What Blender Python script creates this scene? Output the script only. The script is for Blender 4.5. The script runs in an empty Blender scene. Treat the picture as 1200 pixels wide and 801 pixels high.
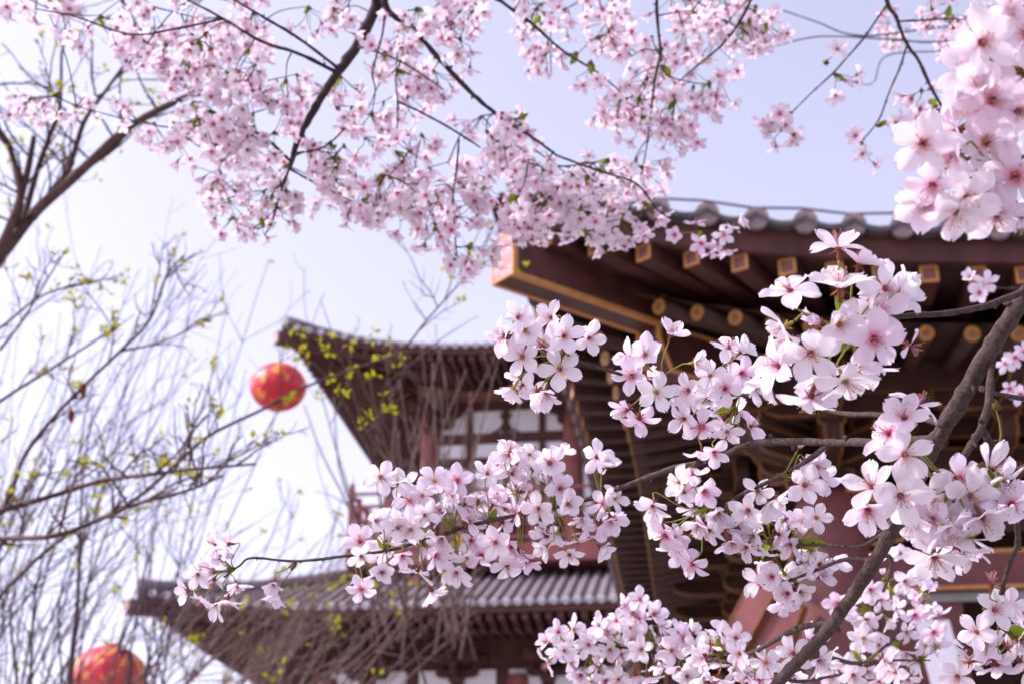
import bpy, math, random
from mathutils import Vector, Matrix, Quaternion
from math import radians, sin, cos, pi, atan2, sqrt
random.seed(7)
sc = bpy.context.scene
col = sc.collection
V = Vector
# ------------------------------------------------------------------ camera, sky, sun, exposure
cam = bpy.data.cameras.new('camera'); camo = bpy.data.objects.new('camera', cam); col.objects.link(camo)
camo.location = (0, 0, 1.6); PITCH = radians(23.4); YAW = radians(7.1)
camo.rotation_euler = (radians(90) + PITCH, 0, YAW)
cam.lens = 50; cam.sensor_width = 36; cam.clip_start = .05; cam.clip_end = 3000
cam.dof.use_dof = True; cam.dof.focus_distance = 1.12; cam.dof.aperture_fstop = 11.5; cam.dof.aperture_blades = 9
sc.camera = camo
SUN = V((-.88, -.16, .86)).normalized()
w = bpy.data.worlds.new('World'); sc.world = w; w.use_nodes = True
nt = w.node_tree; bg = nt.nodes['Background']
sky = nt.nodes.new('ShaderNodeTexSky'); sky.sky_type = 'NISHITA'; sky.sun_disc = False
sky.sun_elevation = math.asin(SUN.z); sky.sun_rotation = atan2(SUN.x, SUN.y)
sky.air_density = 1.0; sky.dust_density = 3.0; sky.ozone_density = 1.0
hs = nt.nodes.new('ShaderNodeHueSaturation'); hs.inputs['Saturation'].default_value = .42
mx = nt.nodes.new('ShaderNodeMix'); mx.data_type = 'RGBA'; mx.blend_type = 'MULTIPLY'; mx.inputs[0].default_value = 1
mx.inputs[7].default_value = (1.06, .97, 1.16, 1)          # the photograph's lavender white balance
nt.links.new(sky.outputs[0], hs.inputs['Color']); nt.links.new(hs.outputs[0], mx.inputs[6]); nt.links.new(mx.outputs[2], bg.inputs[0])
bg.inputs[1].default_value = .131
sl = bpy.data.lights.new('sun', 'SUN'); sl.energy = 2.0; sl.angle = radians(.6); sl.color = (1.0, .93, .93)
so = bpy.data.objects.new('sun', sl); col.objects.link(so); so.rotation_euler = SUN.to_track_quat('Z', 'Y').to_euler(); so.location = (-5, -3, 12)
sc.view_settings.view_transform = 'Standard'; sc.view_settings.look = 'None'; sc.view_settings.gamma = 1
sc.view_settings.exposure = 1.2
sc.cycles.use_denoising = True
sc.cycles.max_bounces = 8; sc.cycles.diffuse_bounces = 4; sc.cycles.transmission_bounces = 4
# ------------------------------------------------------------------ photo pixel -> world (design aid)
C0 = V((0, 0, 1.6))
FW = V((-sin(YAW)*cos(PITCH), cos(YAW)*cos(PITCH), sin(PITCH))); RT = V((cos(YAW), sin(YAW), 0)); UP = RT.cross(FW)
def ray(x, y): return FW + RT*((x-600)/1666.7) - UP*((y-400.5)/1666.7)
def P(x, y, d): return C0 + ray(x, y)*d
def PY(x, y, Y): r = ray(x, y); return C0 + r*(Y/r.y)
# ------------------------------------------------------------------ materials
def newmat(name):
    m = bpy.data.materials.new(name); m.use_nodes = True
    return m, m.node_tree, m.node_tree.nodes['Principled BSDF']
def N(t, k, **kw):
    n = t.nodes.new(k)
    for a, b in kw.items():
        if a in n.inputs: n.inputs[a].default_value = b
        else: setattr(n, a, b)
    return n
def ramp(t, fac, stops):
    r = t.nodes.new('ShaderNodeValToRGB'); t.links.new(fac, r.inputs[0])
    el = r.color_ramp.elements
    while len(el) < len(stops): el.new(.5)
    for e, (p, c) in zip(el, stops): e.position = p; e.color = (*c, 1)
    return r.outputs[0]
def rough_mat(name, c1, c2, scale=8, rough=.7, bump=.2, bscale=None, detail=6, stretch=None, spec=.3):
    m, t, b = newmat(name)
    tc = N(t, 'ShaderNodeTexCoord'); src = tc.outputs['Object']
    if stretch:
        mp = N(t, 'ShaderNodeMapping'); mp.inputs['Scale'].default_value = stretch; t.links.new(src, mp.inputs[0]); src = mp.outputs[0]
    n = N(t, 'ShaderNodeTexNoise', Scale=scale, Detail=detail, Roughness=.65); t.links.new(src, n.inputs['Vector'])
    t.links.new(ramp(t, n.outputs['Fac'], [(.3, c1), (.7, c2)]), b.inputs['Base Color'])
    b.inputs['Roughness'].default_value = rough; b.inputs['Specular IOR Level'].default_value = spec
    n2 = N(t, 'ShaderNodeTexNoise', Scale=bscale or scale*5, Detail=4); t.links.new(src, n2.inputs['Vector'])
    bp = N(t, 'ShaderNodeBump', Strength=bump, Distance=.01); t.links.new(n2.outputs['Fac'], bp.inputs['Height']); t.links.new(bp.outputs[0], b.inputs['Normal'])
    return m
M = {}
M['redpaint'] = rough_mat('dark_red_paint', (.038, .011, .009), (.105, .032, .028), 5, .5, .15)
M['redcol'] = rough_mat('column_paint', (.11, .032, .032), (.20, .064, .062), 3, .42, .1)
M['darkwood'] = rough_mat('dark_wood', (.030, .012, .009), (.070, .029, .021), 6, .7, .2)
M['gold'] = rough_mat('ochre_paint', (.42, .18, .05), (.55, .26, .08), 14, .5, .1)
M['golddim'] = rough_mat('shaded_ochre_paint', (.16, .065, .02), (.25, .105, .035), 14, .5, .1)  # ochre under the eaves, with the shade darkened into its colour
M['gold2'] = rough_mat('rafter_disc_ochre', (.20, .085, .02), (.46, .22, .06), 30, .5, .3)
M['inset'] = rough_mat('rafter_inset', (.13, .042, .038), (.20, .075, .065), 14, .5, .1)
M['endface'] = rough_mat('beam_end_dapple', (.26, .12, .13), (.64, .45, .46), 11, .7, .3)  # pale sunlit tone and mottled blossom shadows painted into the beam ends
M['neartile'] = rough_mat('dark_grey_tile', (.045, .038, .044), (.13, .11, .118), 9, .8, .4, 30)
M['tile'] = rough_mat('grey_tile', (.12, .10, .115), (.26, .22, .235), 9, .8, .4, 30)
M['tileend'] = rough_mat('tile_end', (.17, .125, .13), (.27, .20, .205), 16, .8, .6, 40)
M['plaster'] = rough_mat('plaster', (.80, .77, .82), (.88, .85, .89), 2, .85, .1)
M['brown'] = rough_mat('brown_red_wood', (.07, .027, .024), (.12, .048, .04), 3, .7, .2)
M['brownlt'] = rough_mat('faded_rafter_wood', (.20, .10, .075), (.30, .155, .12), 4, .7, .2)
M['rail'] = rough_mat('railing_red', (.22, .065, .06), (.32, .11, .095), 3, .6, .1)
M['stone'] = rough_mat('stone', (.22, .21, .20), (.34, .32, .31), 3, .85, .3)
M['ground'] = rough_mat('pale_paving', (.22, .21, .20), (.34, .32, .30), .8, .9, .3)
M['glass'] = rough_mat('window_dark', (.02, .018, .02), (.04, .035, .04), 2, .25, 0)
M['tileglint'] = rough_mat('tile_end_highlight', (.50, .46, .50), (.66, .62, .66), 12, .5, .2)  # highlights on the tower's tile ends, painted in as a pale colour
M['wire'] = rough_mat('wire', (.03, .03, .05), (.05, .05, .07), 2, .5, 0)
M['board'] = rough_mat('white_board', (.74, .72, .78), (.82, .80, .86), 2, .6, .02)
def bark(name, c1, c2, sc_=60, bump=.6):
    m, t, b = newmat(name)
    tc = N(t, 'ShaderNodeTexCoord'); n = N(t, 'ShaderNodeTexNoise', Scale=sc_, Detail=8, Roughness=.7); t.links.new(tc.outputs['Object'], n.inputs['Vector'])
    v = N(t, 'ShaderNodeTexVoronoi', Scale=sc_*3); t.links.new(tc.outputs['Object'], v.inputs['Vector'])
    c = ramp(t, n.outputs['Fac'], [(.32, c1), (.72, c2)])
    vr = ramp(t, v.outputs['Distance'], [(.08, (2.6, 2.4, 2.4)), (.22, (1, 1, 1))])
    mm = N(t, 'ShaderNodeMix', data_type='RGBA', blend_type='MULTIPLY'); mm.inputs[0].default_value = .8
    t.links.new(c, mm.inputs[6]); t.links.new(vr, mm.inputs[7]); t.links.new(mm.outputs[2], b.inputs['Base Color'])
    b.inputs['Roughness'].default_value = .75; b.inputs['Specular IOR Level'].default_value = .3
    bp = N(t, 'ShaderNodeBump', Strength=bump, Distance=.004); t.links.new(n.outputs['Fac'], bp.inputs['Height']); t.links.new(bp.outputs[0], b.inputs['Normal'])
    return m
M['bark'] = bark('cherry_bark', (.026, .015, .012), (.135, .085, .076), 220, 1.0)
M['bark2'] = bark('cherry_bark_dark', (.022, .012, .014), (.06, .036, .036), 60)
M['bark3'] = bark('brown_bark', (.045, .022, .020), (.13, .07, .055), 20)
M['bark4'] = bark('mauve_bark', (.10, .06, .052), (.23, .15, .135), 20)
M['bark5'] = bark('slate_twig_bark', (.05, .032, .045), (.11, .075, .09), 20)
def leafmat(name, c, trans=.5):
    m, t, b = newmat(name); out = t.nodes['Material Output']
    oi = N(t, 'ShaderNodeObjectInfo'); n = N(t, 'ShaderNodeTexNoise', Scale=40)
    col_ = ramp(t, n.outputs['Fac'], [(.3, tuple(x*.75 for x in c)), (.7, c)])
    d = N(t, 'ShaderNodeBsdfDiffuse'); tr = N(t, 'ShaderNodeBsdfTranslucent'); mxs = N(t, 'ShaderNodeMixShader'); mxs.inputs[0].default_value = trans
    t.links.new(col_, d.inputs[0]); t.links.new(col_, tr.inputs[0]); t.links.new(d.outputs[0], mxs.inputs[1]); t.links.new(tr.outputs[0], mxs.inputs[2])
    t.links.new(mxs.outputs[0], out.inputs[0]); return m
M['leaf'] = leafmat('young_leaf', (.26, .34, .03)); M['bud'] = leafmat('yellow_bud', (.52, .50, .02), .45)
M['rust'] = leafmat('brown_leaf', (.16, .05, .04), .3)
M['stem'] = leafmat('green_stem', (.36, .36, .10), .3); M['scale'] = leafmat('bud_scale', (.20, .13, .05), .2)
M['stemd'] = leafmat('olive_stem', (.22, .17, .05), .3)
M['calyx'] = leafmat('calyx', (.30, .11, .08), .25); M['calyxg'] = leafmat('calyx_green', (.42, .36, .08), .25)
M['filament'] = leafmat('filament', (.80, .42, .52), .4); M['anther'] = leafmat('anther', (.62, .36, .14), .1)
def petalmat(name, base, mid, core, trans=.42):
    m, t, b = newmat(name); out = t.nodes['Material Output']
    uv = N(t, 'ShaderNodeUVMap'); sep = N(t, 'ShaderNodeSeparateXYZ'); t.links.new(uv.outputs[0], sep.inputs[0])
    oi = N(t, 'ShaderNodeObjectInfo')
    mp = N(t, 'ShaderNodeMapping'); mp.inputs['Scale'].default_value = (14, .8, 1); t.links.new(uv.outputs[0], mp.inputs[0])
    n = N(t, 'ShaderNodeTexNoise', Scale=1.6, Detail=3); t.links.new(mp.outputs[0], n.inputs['Vector'])
    ad = N(t, 'ShaderNodeMath', operation='MULTIPLY_ADD'); ad.inputs[1].default_value = .16
    t.links.new(n.outputs['Fac'], ad.inputs[0]); t.links.new(sep.outputs['Y'], ad.inputs[2])
    c = ramp(t, ad.outputs[0], [(.12, core), (.19, mid), (.40, base), (1, tuple(min(1, x*1.02) for x in base))])
    hsv = N(t, 'ShaderNodeHueSaturation'); t.links.new(c, hsv.inputs['Color'])
    mr = N(t, 'ShaderNodeMapRange'); mr.inputs[3].default_value = .6; mr.inputs[4].default_value = 1.5; t.links.new(oi.outputs['Random'], mr.inputs[0]); t.links.new(mr.outputs[0], hsv.inputs['Saturation'])
    d = N(t, 'ShaderNodeBsdfPrincipled'); d.inputs['Roughness'].default_value = .55; d.inputs['Specular IOR Level'].default_value = .25
    tr = N(t, 'ShaderNodeBsdfTranslucent'); mxs = N(t, 'ShaderNodeMixShader'); mxs.inputs[0].default_value = trans
    bp = N(t, 'ShaderNodeBump', Strength=.35, Distance=.0006); t.links.new(n.outputs['Fac'], bp.inputs['Height']); t.links.new(bp.outputs[0], d.inputs['Normal'])
    t.links.new(hsv.outputs[0], d.inputs['Base Color']); t.links.new(hsv.outputs[0], tr.inputs[0])
    t.links.new(d.outputs[0], mxs.inputs[1]); t.links.new(tr.outputs[0], mxs.inputs[2]); t.links.new(mxs.outputs[0], out.inputs[0])
    t.nodes.remove(b); return m
M['petal'] = petalmat('petal_pale', (.83, .74, .83), (.80, .44, .58), (.58, .08, .22))
M['petal2'] = petalmat('petal_green_heart', (.83, .755, .83), (.82, .66, .70), (.58, .42, .16))
M['petal4'] = petalmat('petal_white', (.84, .77, .83), (.82, .66, .72), (.66, .30, .36))
M['petal3'] = petalmat('petal_pink', (.85, .745, .825), (.80, .47, .59), (.42, .06, .14), .5)
# ------------------------------------------------------------------ mesh builder
class MB:
    def __init__(s): s.v = []; s.f = []; s.m = []; s.uv = None; s.sm = []
    def add(s, vs, fs, mi=0, smooth=False):
        k = len(s.v); s.v += [tuple(a) for a in vs]
        for f in fs: s.f.append([i+k for i in f]); s.m.append(mi); s.sm.append(smooth)
    def box(s, c, ax, ay, az, mi=0):
        c = V(c); vs = [c+ax*i+ay*j+az*k for i in (-1, 1) for j in (-1, 1) for k in (-1, 1)]
        s.add(vs, [(0, 1, 3, 2), (4, 6, 7, 5), (0, 4, 5, 1), (2, 3, 7, 6), (0, 2, 6, 4), (1, 5, 7, 3)], mi)
    def abox(s, x0, x1, y0, y1, z0, z1, mi=0):
        s.box(((x0+x1)/2, (y0+y1)/2, (z0+z1)/2), V(((x1-x0)/2, 0, 0)), V((0, (y1-y0)/2, 0)), V((0, 0, (z1-z0)/2)), mi)
    def beam(s, p0, p1, w_, h_, mi=0, up=V((0, 0, 1))):
        p0 = V(p0); p1 = V(p1); d = p1-p0; L = d.length; d = d/L; a = d.cross(up).normalized(); b = a.cross(d)
        s.box((p0+p1)/2, d*(L/2), a*(w_/2), b*(h_/2), mi)
    def tube(s, pts, rad, n=6, mi=0, cap=True):
        pts = [V(p) for p in pts]; k0 = len(s.v); m_ = len(pts); ref = V((.31, .22, .92))
        a = None
        for i, p in enumerate(pts):
            d = (pts[min(i+1, m_-1)]-pts[max(i-1, 0)])
            d = d.normalized() if d.length > 1e-9 else V((0, 0, 1))
            if a is None: a = d.cross(ref); a = a.normalized() if a.length > .05 else d.orthogonal().normalized()
            else:
                a = a-d*a.dot(d); a = a.normalized() if a.length > 1e-6 else d.orthogonal().normalized()
            b = d.cross(a); r = rad[i] if hasattr(rad, '__len__') else rad
            for j in range(n):
                t = 2*pi*j/n; s.v.append(tuple(p+a*(cos(t)*r)+b*(sin(t)*r)))
        for i in range(m_-1):
            for j in range(n):
                s.f.append([k0+i*n+j, k0+i*n+(j+1) % n, k0+(i+1)*n+(j+1) % n, k0+(i+1)*n+j]); s.m.append(mi); s.sm.append(True)
        if cap:
            for o, rv in ((0, True), ((m_-1)*n, False)):
                q = [k0+o+j for j in range(n)]; s.f.append(q[::-1] if rv else q); s.m.append(mi); s.sm.append(False)
    def grid(s, rows, mi=0, smooth=True, close=False):
        nr = len(rows); nc = len(rows[0]); k = len(s.v)
        for r in rows: s.v += [tuple(p) for p in r]
        for i in range(nr-1):
            for j in range(nc-1): s.f.append([k+i*nc+j, k+i*nc+j+1, k+(i+1)*nc+j+1, k+(i+1)*nc+j]); s.m.append(mi); s.sm.append(smooth)
    def prism(s, prof, o, eu, ev, en, th, mi=0):
        o = V(o); n = len(prof); vs = [o+eu*a+ev*b-en*(th/2) for a, b in prof]+[o+eu*a+ev*b+en*(th/2) for a, b in prof]
        s.add(vs, [list(range(n))[::-1], list(range(n, 2*n))]+[[i, (i+1) % n, n+(i+1) % n, n+i] for i in range(n)], mi)
    def outline(s, prof, o, eu, ev, en, off, w_, mi=0):
        o = V(o); n = len(prof); cx = sum(a for a, b in prof)/n; cy = sum(b for a, b in prof)/n
        pr = [(a+(cx-a)*.0, b) for a, b in prof]
        for i in range(n):
            a, b = pr[i], pr[(i+1) % n]; p = o+eu*a[0]+ev*a[1]+en*off; q = o+eu*b[0]+ev*b[1]+en*off
            if (q-p).length < 1e-4: continue
            s.beam(p, q, w_, .012+.0007*i, mi, up=en) if False else s.box((p+q)/2, (q-p)*.5+(q-p).normalized()*w_*.35, en.cross(q-p).normalized()*(w_/2), en*(.006+.0004*i), mi)
    def build(s, name, mats, parent=None, origin=None, uvs=False):
        if not isinstance(mats, (list, tuple)): mats = [mats]
        po = W0.get(parent.name, V((0, 0, 0))) if parent else V((0, 0, 0))
        og = V(origin) if origin is not None else po
        me = bpy.data.meshes.new(name); me.from_pydata([tuple(V(p)-og) for p in s.v], [], s.f)
        for m in mats: me.materials.append(m)
        me.polygons.foreach_set('material_index', s.m); me.polygons.foreach_set('use_smooth', s.sm)
        me.update()
        o = bpy.data.objects.new(name, me); col.objects.link(o)
        if parent: o.parent = parent
        o.location = og-po; W0[o.name] = og
        return o
W0 = {}
def thing(name, loc, label, cat, group=None):
    o = bpy.data.objects.new(name, None); col.objects.link(o); o.location = loc; o.empty_display_size = .1
    W0[o.name] = V(loc); return tag(o, label, cat, group)
def tag(o, label, cat, group=None):
    o['label'] = label; o['category'] = cat
    if group: o['group'] = group
    return o
def spline(pts, sub=5):
    pts = [V(p) for p in pts]
    if len(pts) < 3: return [pts[0].lerp(pts[-1], i/sub) for i in range(sub+1)]
    q = [pts[0]*2-pts[1]]+pts+[pts[-1]*2-pts[-2]]; out = []
    for i in range(1, len(q)-2):
        a, b, c, d = q[i-1:i+3]
        for k in range(sub):
            t = k/sub; out.append(.5*((2*b)+(c-a)*t+(2*a-5*b+4*c-d)*t*t+(3*b-a-3*c+d)*t**3))
    out.append(pts[-1]); return out
def rnd(a, b): return random.uniform(a, b)
def rv(): return V((random.gauss(0, 1), random.gauss(0, 1), random.gauss(0, 1))).normalized()
# ------------------------------------------------------------------ ground
g = MB(); g.grid([[(x, y, 0) for x in (-1500, -60, -20, 0, 20, 60, 1500)] for y in (-1500, -60, -20, 0, 20, 60, 1500)], 0, False)
go = g.build('ground', M['ground']); go['kind'] = 'structure'
# ------------------------------------------------------------------ hipped tile roof with upturned corners
class Roof:
    def __init__(s, x0, x1, y0, y1, z0, lift, flare, L, slope, curve, O, pitch, scale=1.0):
        s.b = (x0, x1, y0, y1); s.z0 = z0; s.lift = lift; s.flare = flare; s.L = L; s.sl = slope; s.cv = curve; s.O = O; s.pitch = pitch; s.k = scale
        s.sides = {'front': (V((x0, y0, 0)), V((1, 0, 0)), V((0, 1, 0)), x1-x0), 'right': (V((x1, y0, 0)), V((0, 1, 0)), V((-1, 0, 0)), y1-y0),
                   'back': (V((x1, y1, 0)), V((-1, 0, 0)), V((0, -1, 0)), x1-x0), 'left': (V((x0, y1, 0)), V((0, -1, 0)), V((1, 0, 0)), y1-y0)}
    def pt(s, side, t, v, dz=0, rise=None):
        A, u, n, ln = s.sides[side]; c = min(t, ln-t); sg = 1 if t <= ln/2 else -1
        kk = max(0, 1-c/s.L)**2; g_ = max(0, 1-max(v, 0)/(s.L*1.2))**2
        f = s.flare*kk*g_
        z = s.z0+s.lift*kk*g_+(s.sl*v+s.cv*v*v if rise is None else rise)+dz
        p = A+u*(t-sg*f)+n*(v-f); p.z = z; return p
    def surface(s, side, vmax, mi, mb, dv=.5, ds=.5, inner=0):
        ln = s.sides[side][3]; K = 14; rows = []
        nv = max(3, int(vmax/dv))
        for i in range(nv+1):
            v = vmax*i/nv; rows.append([s.pt(side, v+(ln-2*v)*j/40, v) for j in range(41)])
        mb.grid(rows, mi)
    def rolls(s, side, vmax, mb, r, sub=7, emi=1, ends=True, nseg=6, t0=0, t1=None):
        ln = s.sides[side][3]; n = int(ln/s.pitch); off = (ln-n*s.pitch)/2
        u, nn = s.sides[side][1], s.sides[side][2]
        for i in range(n+1):
            t = off+i*s.pitch; c = min(t, ln-t)
            if t < t0 or (t1 and t > t1): continue
            vm = min(c, vmax)
            if vm < .12: continue
            pts = [s.pt(side, t, -.05*s.k+(vm+.05*s.k)*j/sub, .015*s.k) for j in range(sub+1)]
            rows = []
            for p in pts: rows.append([p+u*(cos(pi*a/nseg)*r)+V((0, 0, sin(pi*a/nseg)*r)) for a in range(nseg+1)])
            mb.grid(rows, 0)
            if ends:
                e = pts[0]-nn*.004
                mb.tube([e-nn*.02*s.k, e+nn*.03*s.k], r*1.08, 12, emi)
    def line(s, side, t, dz, v, slope):
        """point on a rafter line fanning near the corners; v is the inward distance"""
        ln = s.sides[side][3]; c = min(t, ln-t); sg = 1 if t <= ln/2 else -1; O = s.O*1.25
        tt = t
        if c < O:
            cin = O+.12*(c/O)*s.O*.3-.02; tt = t+sg*(cin-c)*min(1, v/s.O)*.92
        A, u, n, _ = s.sides[side]; kk = max(0, 1-c/s.L)**2; f = s.flare*kk
        fo = f*(1-min(1, v/s.O))
        p = A+u*(tt-sg*fo)+n*(v-fo); p.z = s.z0+s.lift*kk*(1-.35*min(1, v/s.O))+dz+slope*v; return p
def rafters(R, side, t0, t1, parent, sizes, individually=True, gold=True, mats=None, count=None):
    """two tiers: square flying rafters above round eave rafters"""
    k = R.k; a_, dz1, s1, len1, r2, dz2, v2, s2 = sizes; ln = R.sides[side][3]; n = int(ln/R.pitch); off = (ln-n*R.pitch)/2
    nn = R.sides[side][2]; mats = mats or (M['redpaint'], M['gold'], M['inset'])
    rest = MB()
    for i in range(n+1):
        t = off+(i+.5)*R.pitch; c = min(t, ln-t)
        if c < .16*k or t > ln-.1: continue
        mb = MB() if individually and t0 <= t <= t1 else rest
        p0 = R.line(side, t, dz1, .06*k, s1); p1 = R.line(side, t, dz1, len1, s1)
        mb.beam(p0, p1, a_, a_, 0)
        d = (p1-p0).normalized(); sd = d.cross(V((0, 0, 1))).normalized(); up = sd.cross(d); f = p0-d*.004*k
        h = a_/2; tw = a_*.13
        if gold:
            for q, x_, y_ in ((up*(h-tw/2), h, tw/2), (-up*(h-tw/2), h, tw/2), (sd*(h-tw/2), tw/2, h-tw), (-sd*(h-tw/2), tw/2, h-tw)):
                mb.box(f+q, d*.004*k, sd*x_, up*y_, 1)
            mb.box(f+d*.002*k, d*.003*k, sd*(h-tw), up*(h-tw), 2)
        if mb is not rest: mb.build('flying_rafter', list(mats), parent)
    for i in range(n+1):
        t = off+(i+.5)*R.pitch; c = min(t, ln-t)
        if c < .3*k or t > ln-.1: continue
        mb = MB() if individually and t0 <= t <= t1 else rest
        q0 = R.line(side, t, dz2, v2, s2); q1 = R.line(side, t, dz2, R.O*1.05, s2)
        d = (q1-q0).normalized(); mb.tube([q0, q1], r2, 10, 0)
        if gold:
            mb.tube([q0-d*.006*k, q0+d*.004*k], r2*.98, 14, 1); mb.tube([q0-d*.009*k, q0-d*.005*k], r2*.45, 8, 2)
        if mb is not rest: mb.build('eave_rafter', [M['darkwood'], M['gold2'], M['golddim']] if gold else list(mats), parent)
    if rest.v:
        o = rest.build('rafter_row', list(mats), parent); o['kind'] = 'stuff'
    # soffit boards
    sb = MB(); m_ = int(ln/.25)
    sb.grid([[R.line(side, ln*j/m_, dz1+a_*.62, v, s1) for j in range(m_+1)] for v in (.05*k, len1*.5, len1)], 0, False)
    sb.grid([[R.line(side, ln*j/m_, dz2+r2*1.25, v, s2) for j in range(m_+1)] for v in (v2*.95, R.O*.6, R.O*1.05)], 0, False)
    sb.build('soffit_board', M['darkwood'], parent)
def fascia(R, side, parent, z0, z1, th, mat, v=.0, name='fascia_board'):
    ln = R.sides[side][3]; mb = MB(); m_ = 60; rows = [[], [], [], [], []]
    for j in range(m_+1):
        t = ln*j/m_
        for r_, (vv, dz) in zip(rows, ((v, z0), (v, z1), (v+th, z1), (v+th, z0), (v, z0))): r_.append(R.pt(side, t, vv, dz, rise=0))
    mb.grid(rows, 0, False); return mb.build(name, mat, parent)
def drips(R, side, parent, r, dz, mat, t0=0, t1=1e9):
    """wavy edge of the pan tiles"""
    ln = R.sides[side][3]; n = int(ln/R.pitch); off = (ln-n*R.pitch)/2; mb = MB(); u, nn = R.sides[side][1:3]
    for i in range(n):
        tc = off+(i+.5)*R.pitch
        if tc < t0 or tc > t1: continue
        rows = [[], []]
        for a in range(7):
            q = -1+a/3; p = R.pt(side, tc+q*R.pitch*.5, -.085*R.k, dz+.035); z = -(1-q*q)*r
            rows[0].append(p+V((0, 0, z-.0))); rows[1].append(p+V((0, 0, z+r*.55))+nn*.0)
        mb.grid(rows, 0, False); mb.grid([rows[1], [p+nn*.12*R.k for p in rows[1]]], 0); mb.grid([rows[0], [p+nn*.12*R.k for p in rows[0]]], 0)
    return mb.build('drip_tiles', mat, parent)
BOW = [(-.5, .16), (-.5, .07), (-.46, .03), (-.38, 0), (.38, 0), (.46, .03), (.5, .07), (.5, .16)]
def bracket(parent, o, u, n, k=1.0, gold=True, mats=None, name='bracket_set'):
    """stacked bracket arms; u along the wall, n outward"""
    mb = MB(); Z = V((0, 0, 1)); o = V(o); mats = mats or [M['darkwood'], M['golddim']]
    def dou(p, s_):
        pr = [(-.10, 0), (.10, 0), (.15, .06), (.15, .13), (-.15, .13), (-.15, .06)]; pr = [(a*s_*k, b*s_*k) for a, b in pr]
        mb.prism(pr, p, u, Z, n, .26*s_*k, 0)
        if gold: mb.outline(pr, p, u, Z, n, .135*s_*k, .017*k, 1)
    def arm(p, L, th, e, f):
        pr = [(a*L*k, b*k) for a, b in BOW]; mb.prism(pr, p, e, Z, f, th*k, 0)
        if gold:
            mb.outline(pr, p, e, Z, f, (th/2+.004)*k, .016*k, 1)
            if e is not u: mb.outline(pr, p, e, Z, -f, (th/2+.004)*k, .016*k, 1)
    dou(o, 1.15); z = .15*k
    arm(o+Z*z, .95, .11, u, n); arm(o+Z*z+n*.2*k, 1.0, .105, n, u)
    for a in (-.40, .40): dou(o+Z*(z+.16*k)+u*a*k, .62)
    dou(o+Z*(z+.16*k)+n*.58*k, .62); z2 = z+.25*k
    arm(o+Z*z2+n*.0, 1.35, .10, u, n); arm(o+Z*z2+n*.58*k, .95, .10, u, n); arm(o+Z*z2+n*.4*k, 1.6, .095, n, u)
    for a in (-.58, 0, .58): dou(o+Z*(z2+.16*k)+u*a*k, .5)
    for a in (-.40, .40): dou(o+Z*(z2+.16*k)+u*a*k+n*.58*k, .5)
    return mb.build(name, mats, parent)
# ================================================================== NEAR PAVILION
X0, X1, Y0, Y1 = -.76, 9.6, 7.98, 23.0
pav = thing('temple_pavilion', (4.4, 15.5, 0), 'dark red timber pavilion at right whose upturned eave corner shows gold-edged rafter ends', 'building')
R1 = Roof(X0, X1, Y0, Y1, 5.62, .36, .28, 3.6, .36, .018, 1.75, .27)
rt = MB()
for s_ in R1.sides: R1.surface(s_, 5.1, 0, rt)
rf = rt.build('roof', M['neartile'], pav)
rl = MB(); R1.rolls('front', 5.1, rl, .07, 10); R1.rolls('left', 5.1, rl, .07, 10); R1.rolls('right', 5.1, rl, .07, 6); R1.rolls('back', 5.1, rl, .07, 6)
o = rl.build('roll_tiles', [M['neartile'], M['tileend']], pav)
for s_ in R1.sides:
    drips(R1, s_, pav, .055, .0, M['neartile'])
    fascia(R1, s_, pav, -.205, -.02, .05, M['redpaint'])
# hip ridges
for sd, t in (('front', 0), ('front', 1), ('back', 0), ('back', 1)):
    ln = R1.sides[sd][3]; mb = MB()
    pts = [R1.pt(sd, (v if t == 0 else ln-v), v, .06) for v in [.30+i*4.8/12 for i in range(13)]]
    mb.tube(pts, [.085]*13, 8, 0)
    d = (pts[0]-pts[1]); d.z = 0; d.normalize()
    # dark animal-head sleeve at the corner
    q_ = V((0, 0, -.07)); mb.tube([pts[0]-d*.18+q_, pts[0]-d*.06+q_, pts[0]+d*.03+q_, pts[0]+d*.07+q_*1.1, pts[0]+d*.085+q_*1.3], [.11, .125, .12, .09, .04], 12, 0)
    mb.build('hip_ridge', M['neartile'], pav)
mb = MB(); mb.abox(X0+5.1, X1-5.1, Y0+5.1, Y1-5.1, R1.pt('front', 5.1, 5.1).z, R1.pt('front', 5.1, 5.1).z+.35); mb.build('ridge_block', M['neartile'], pav)
RS = (.108, -.262, .02, .85, .052, -.56, .42, .17)
rafters(R1, 'front', 0, 4.6, pav, RS)
rafters(R1, 'left', 3.5, 15.1, pav, RS, mats=(M['darkwood'], M['gold'], M['endface']))
rafters(R1, 'right', 9e9, 0, pav, RS); rafters(R1, 'back', 9e9, 0, pav, RS)
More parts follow.
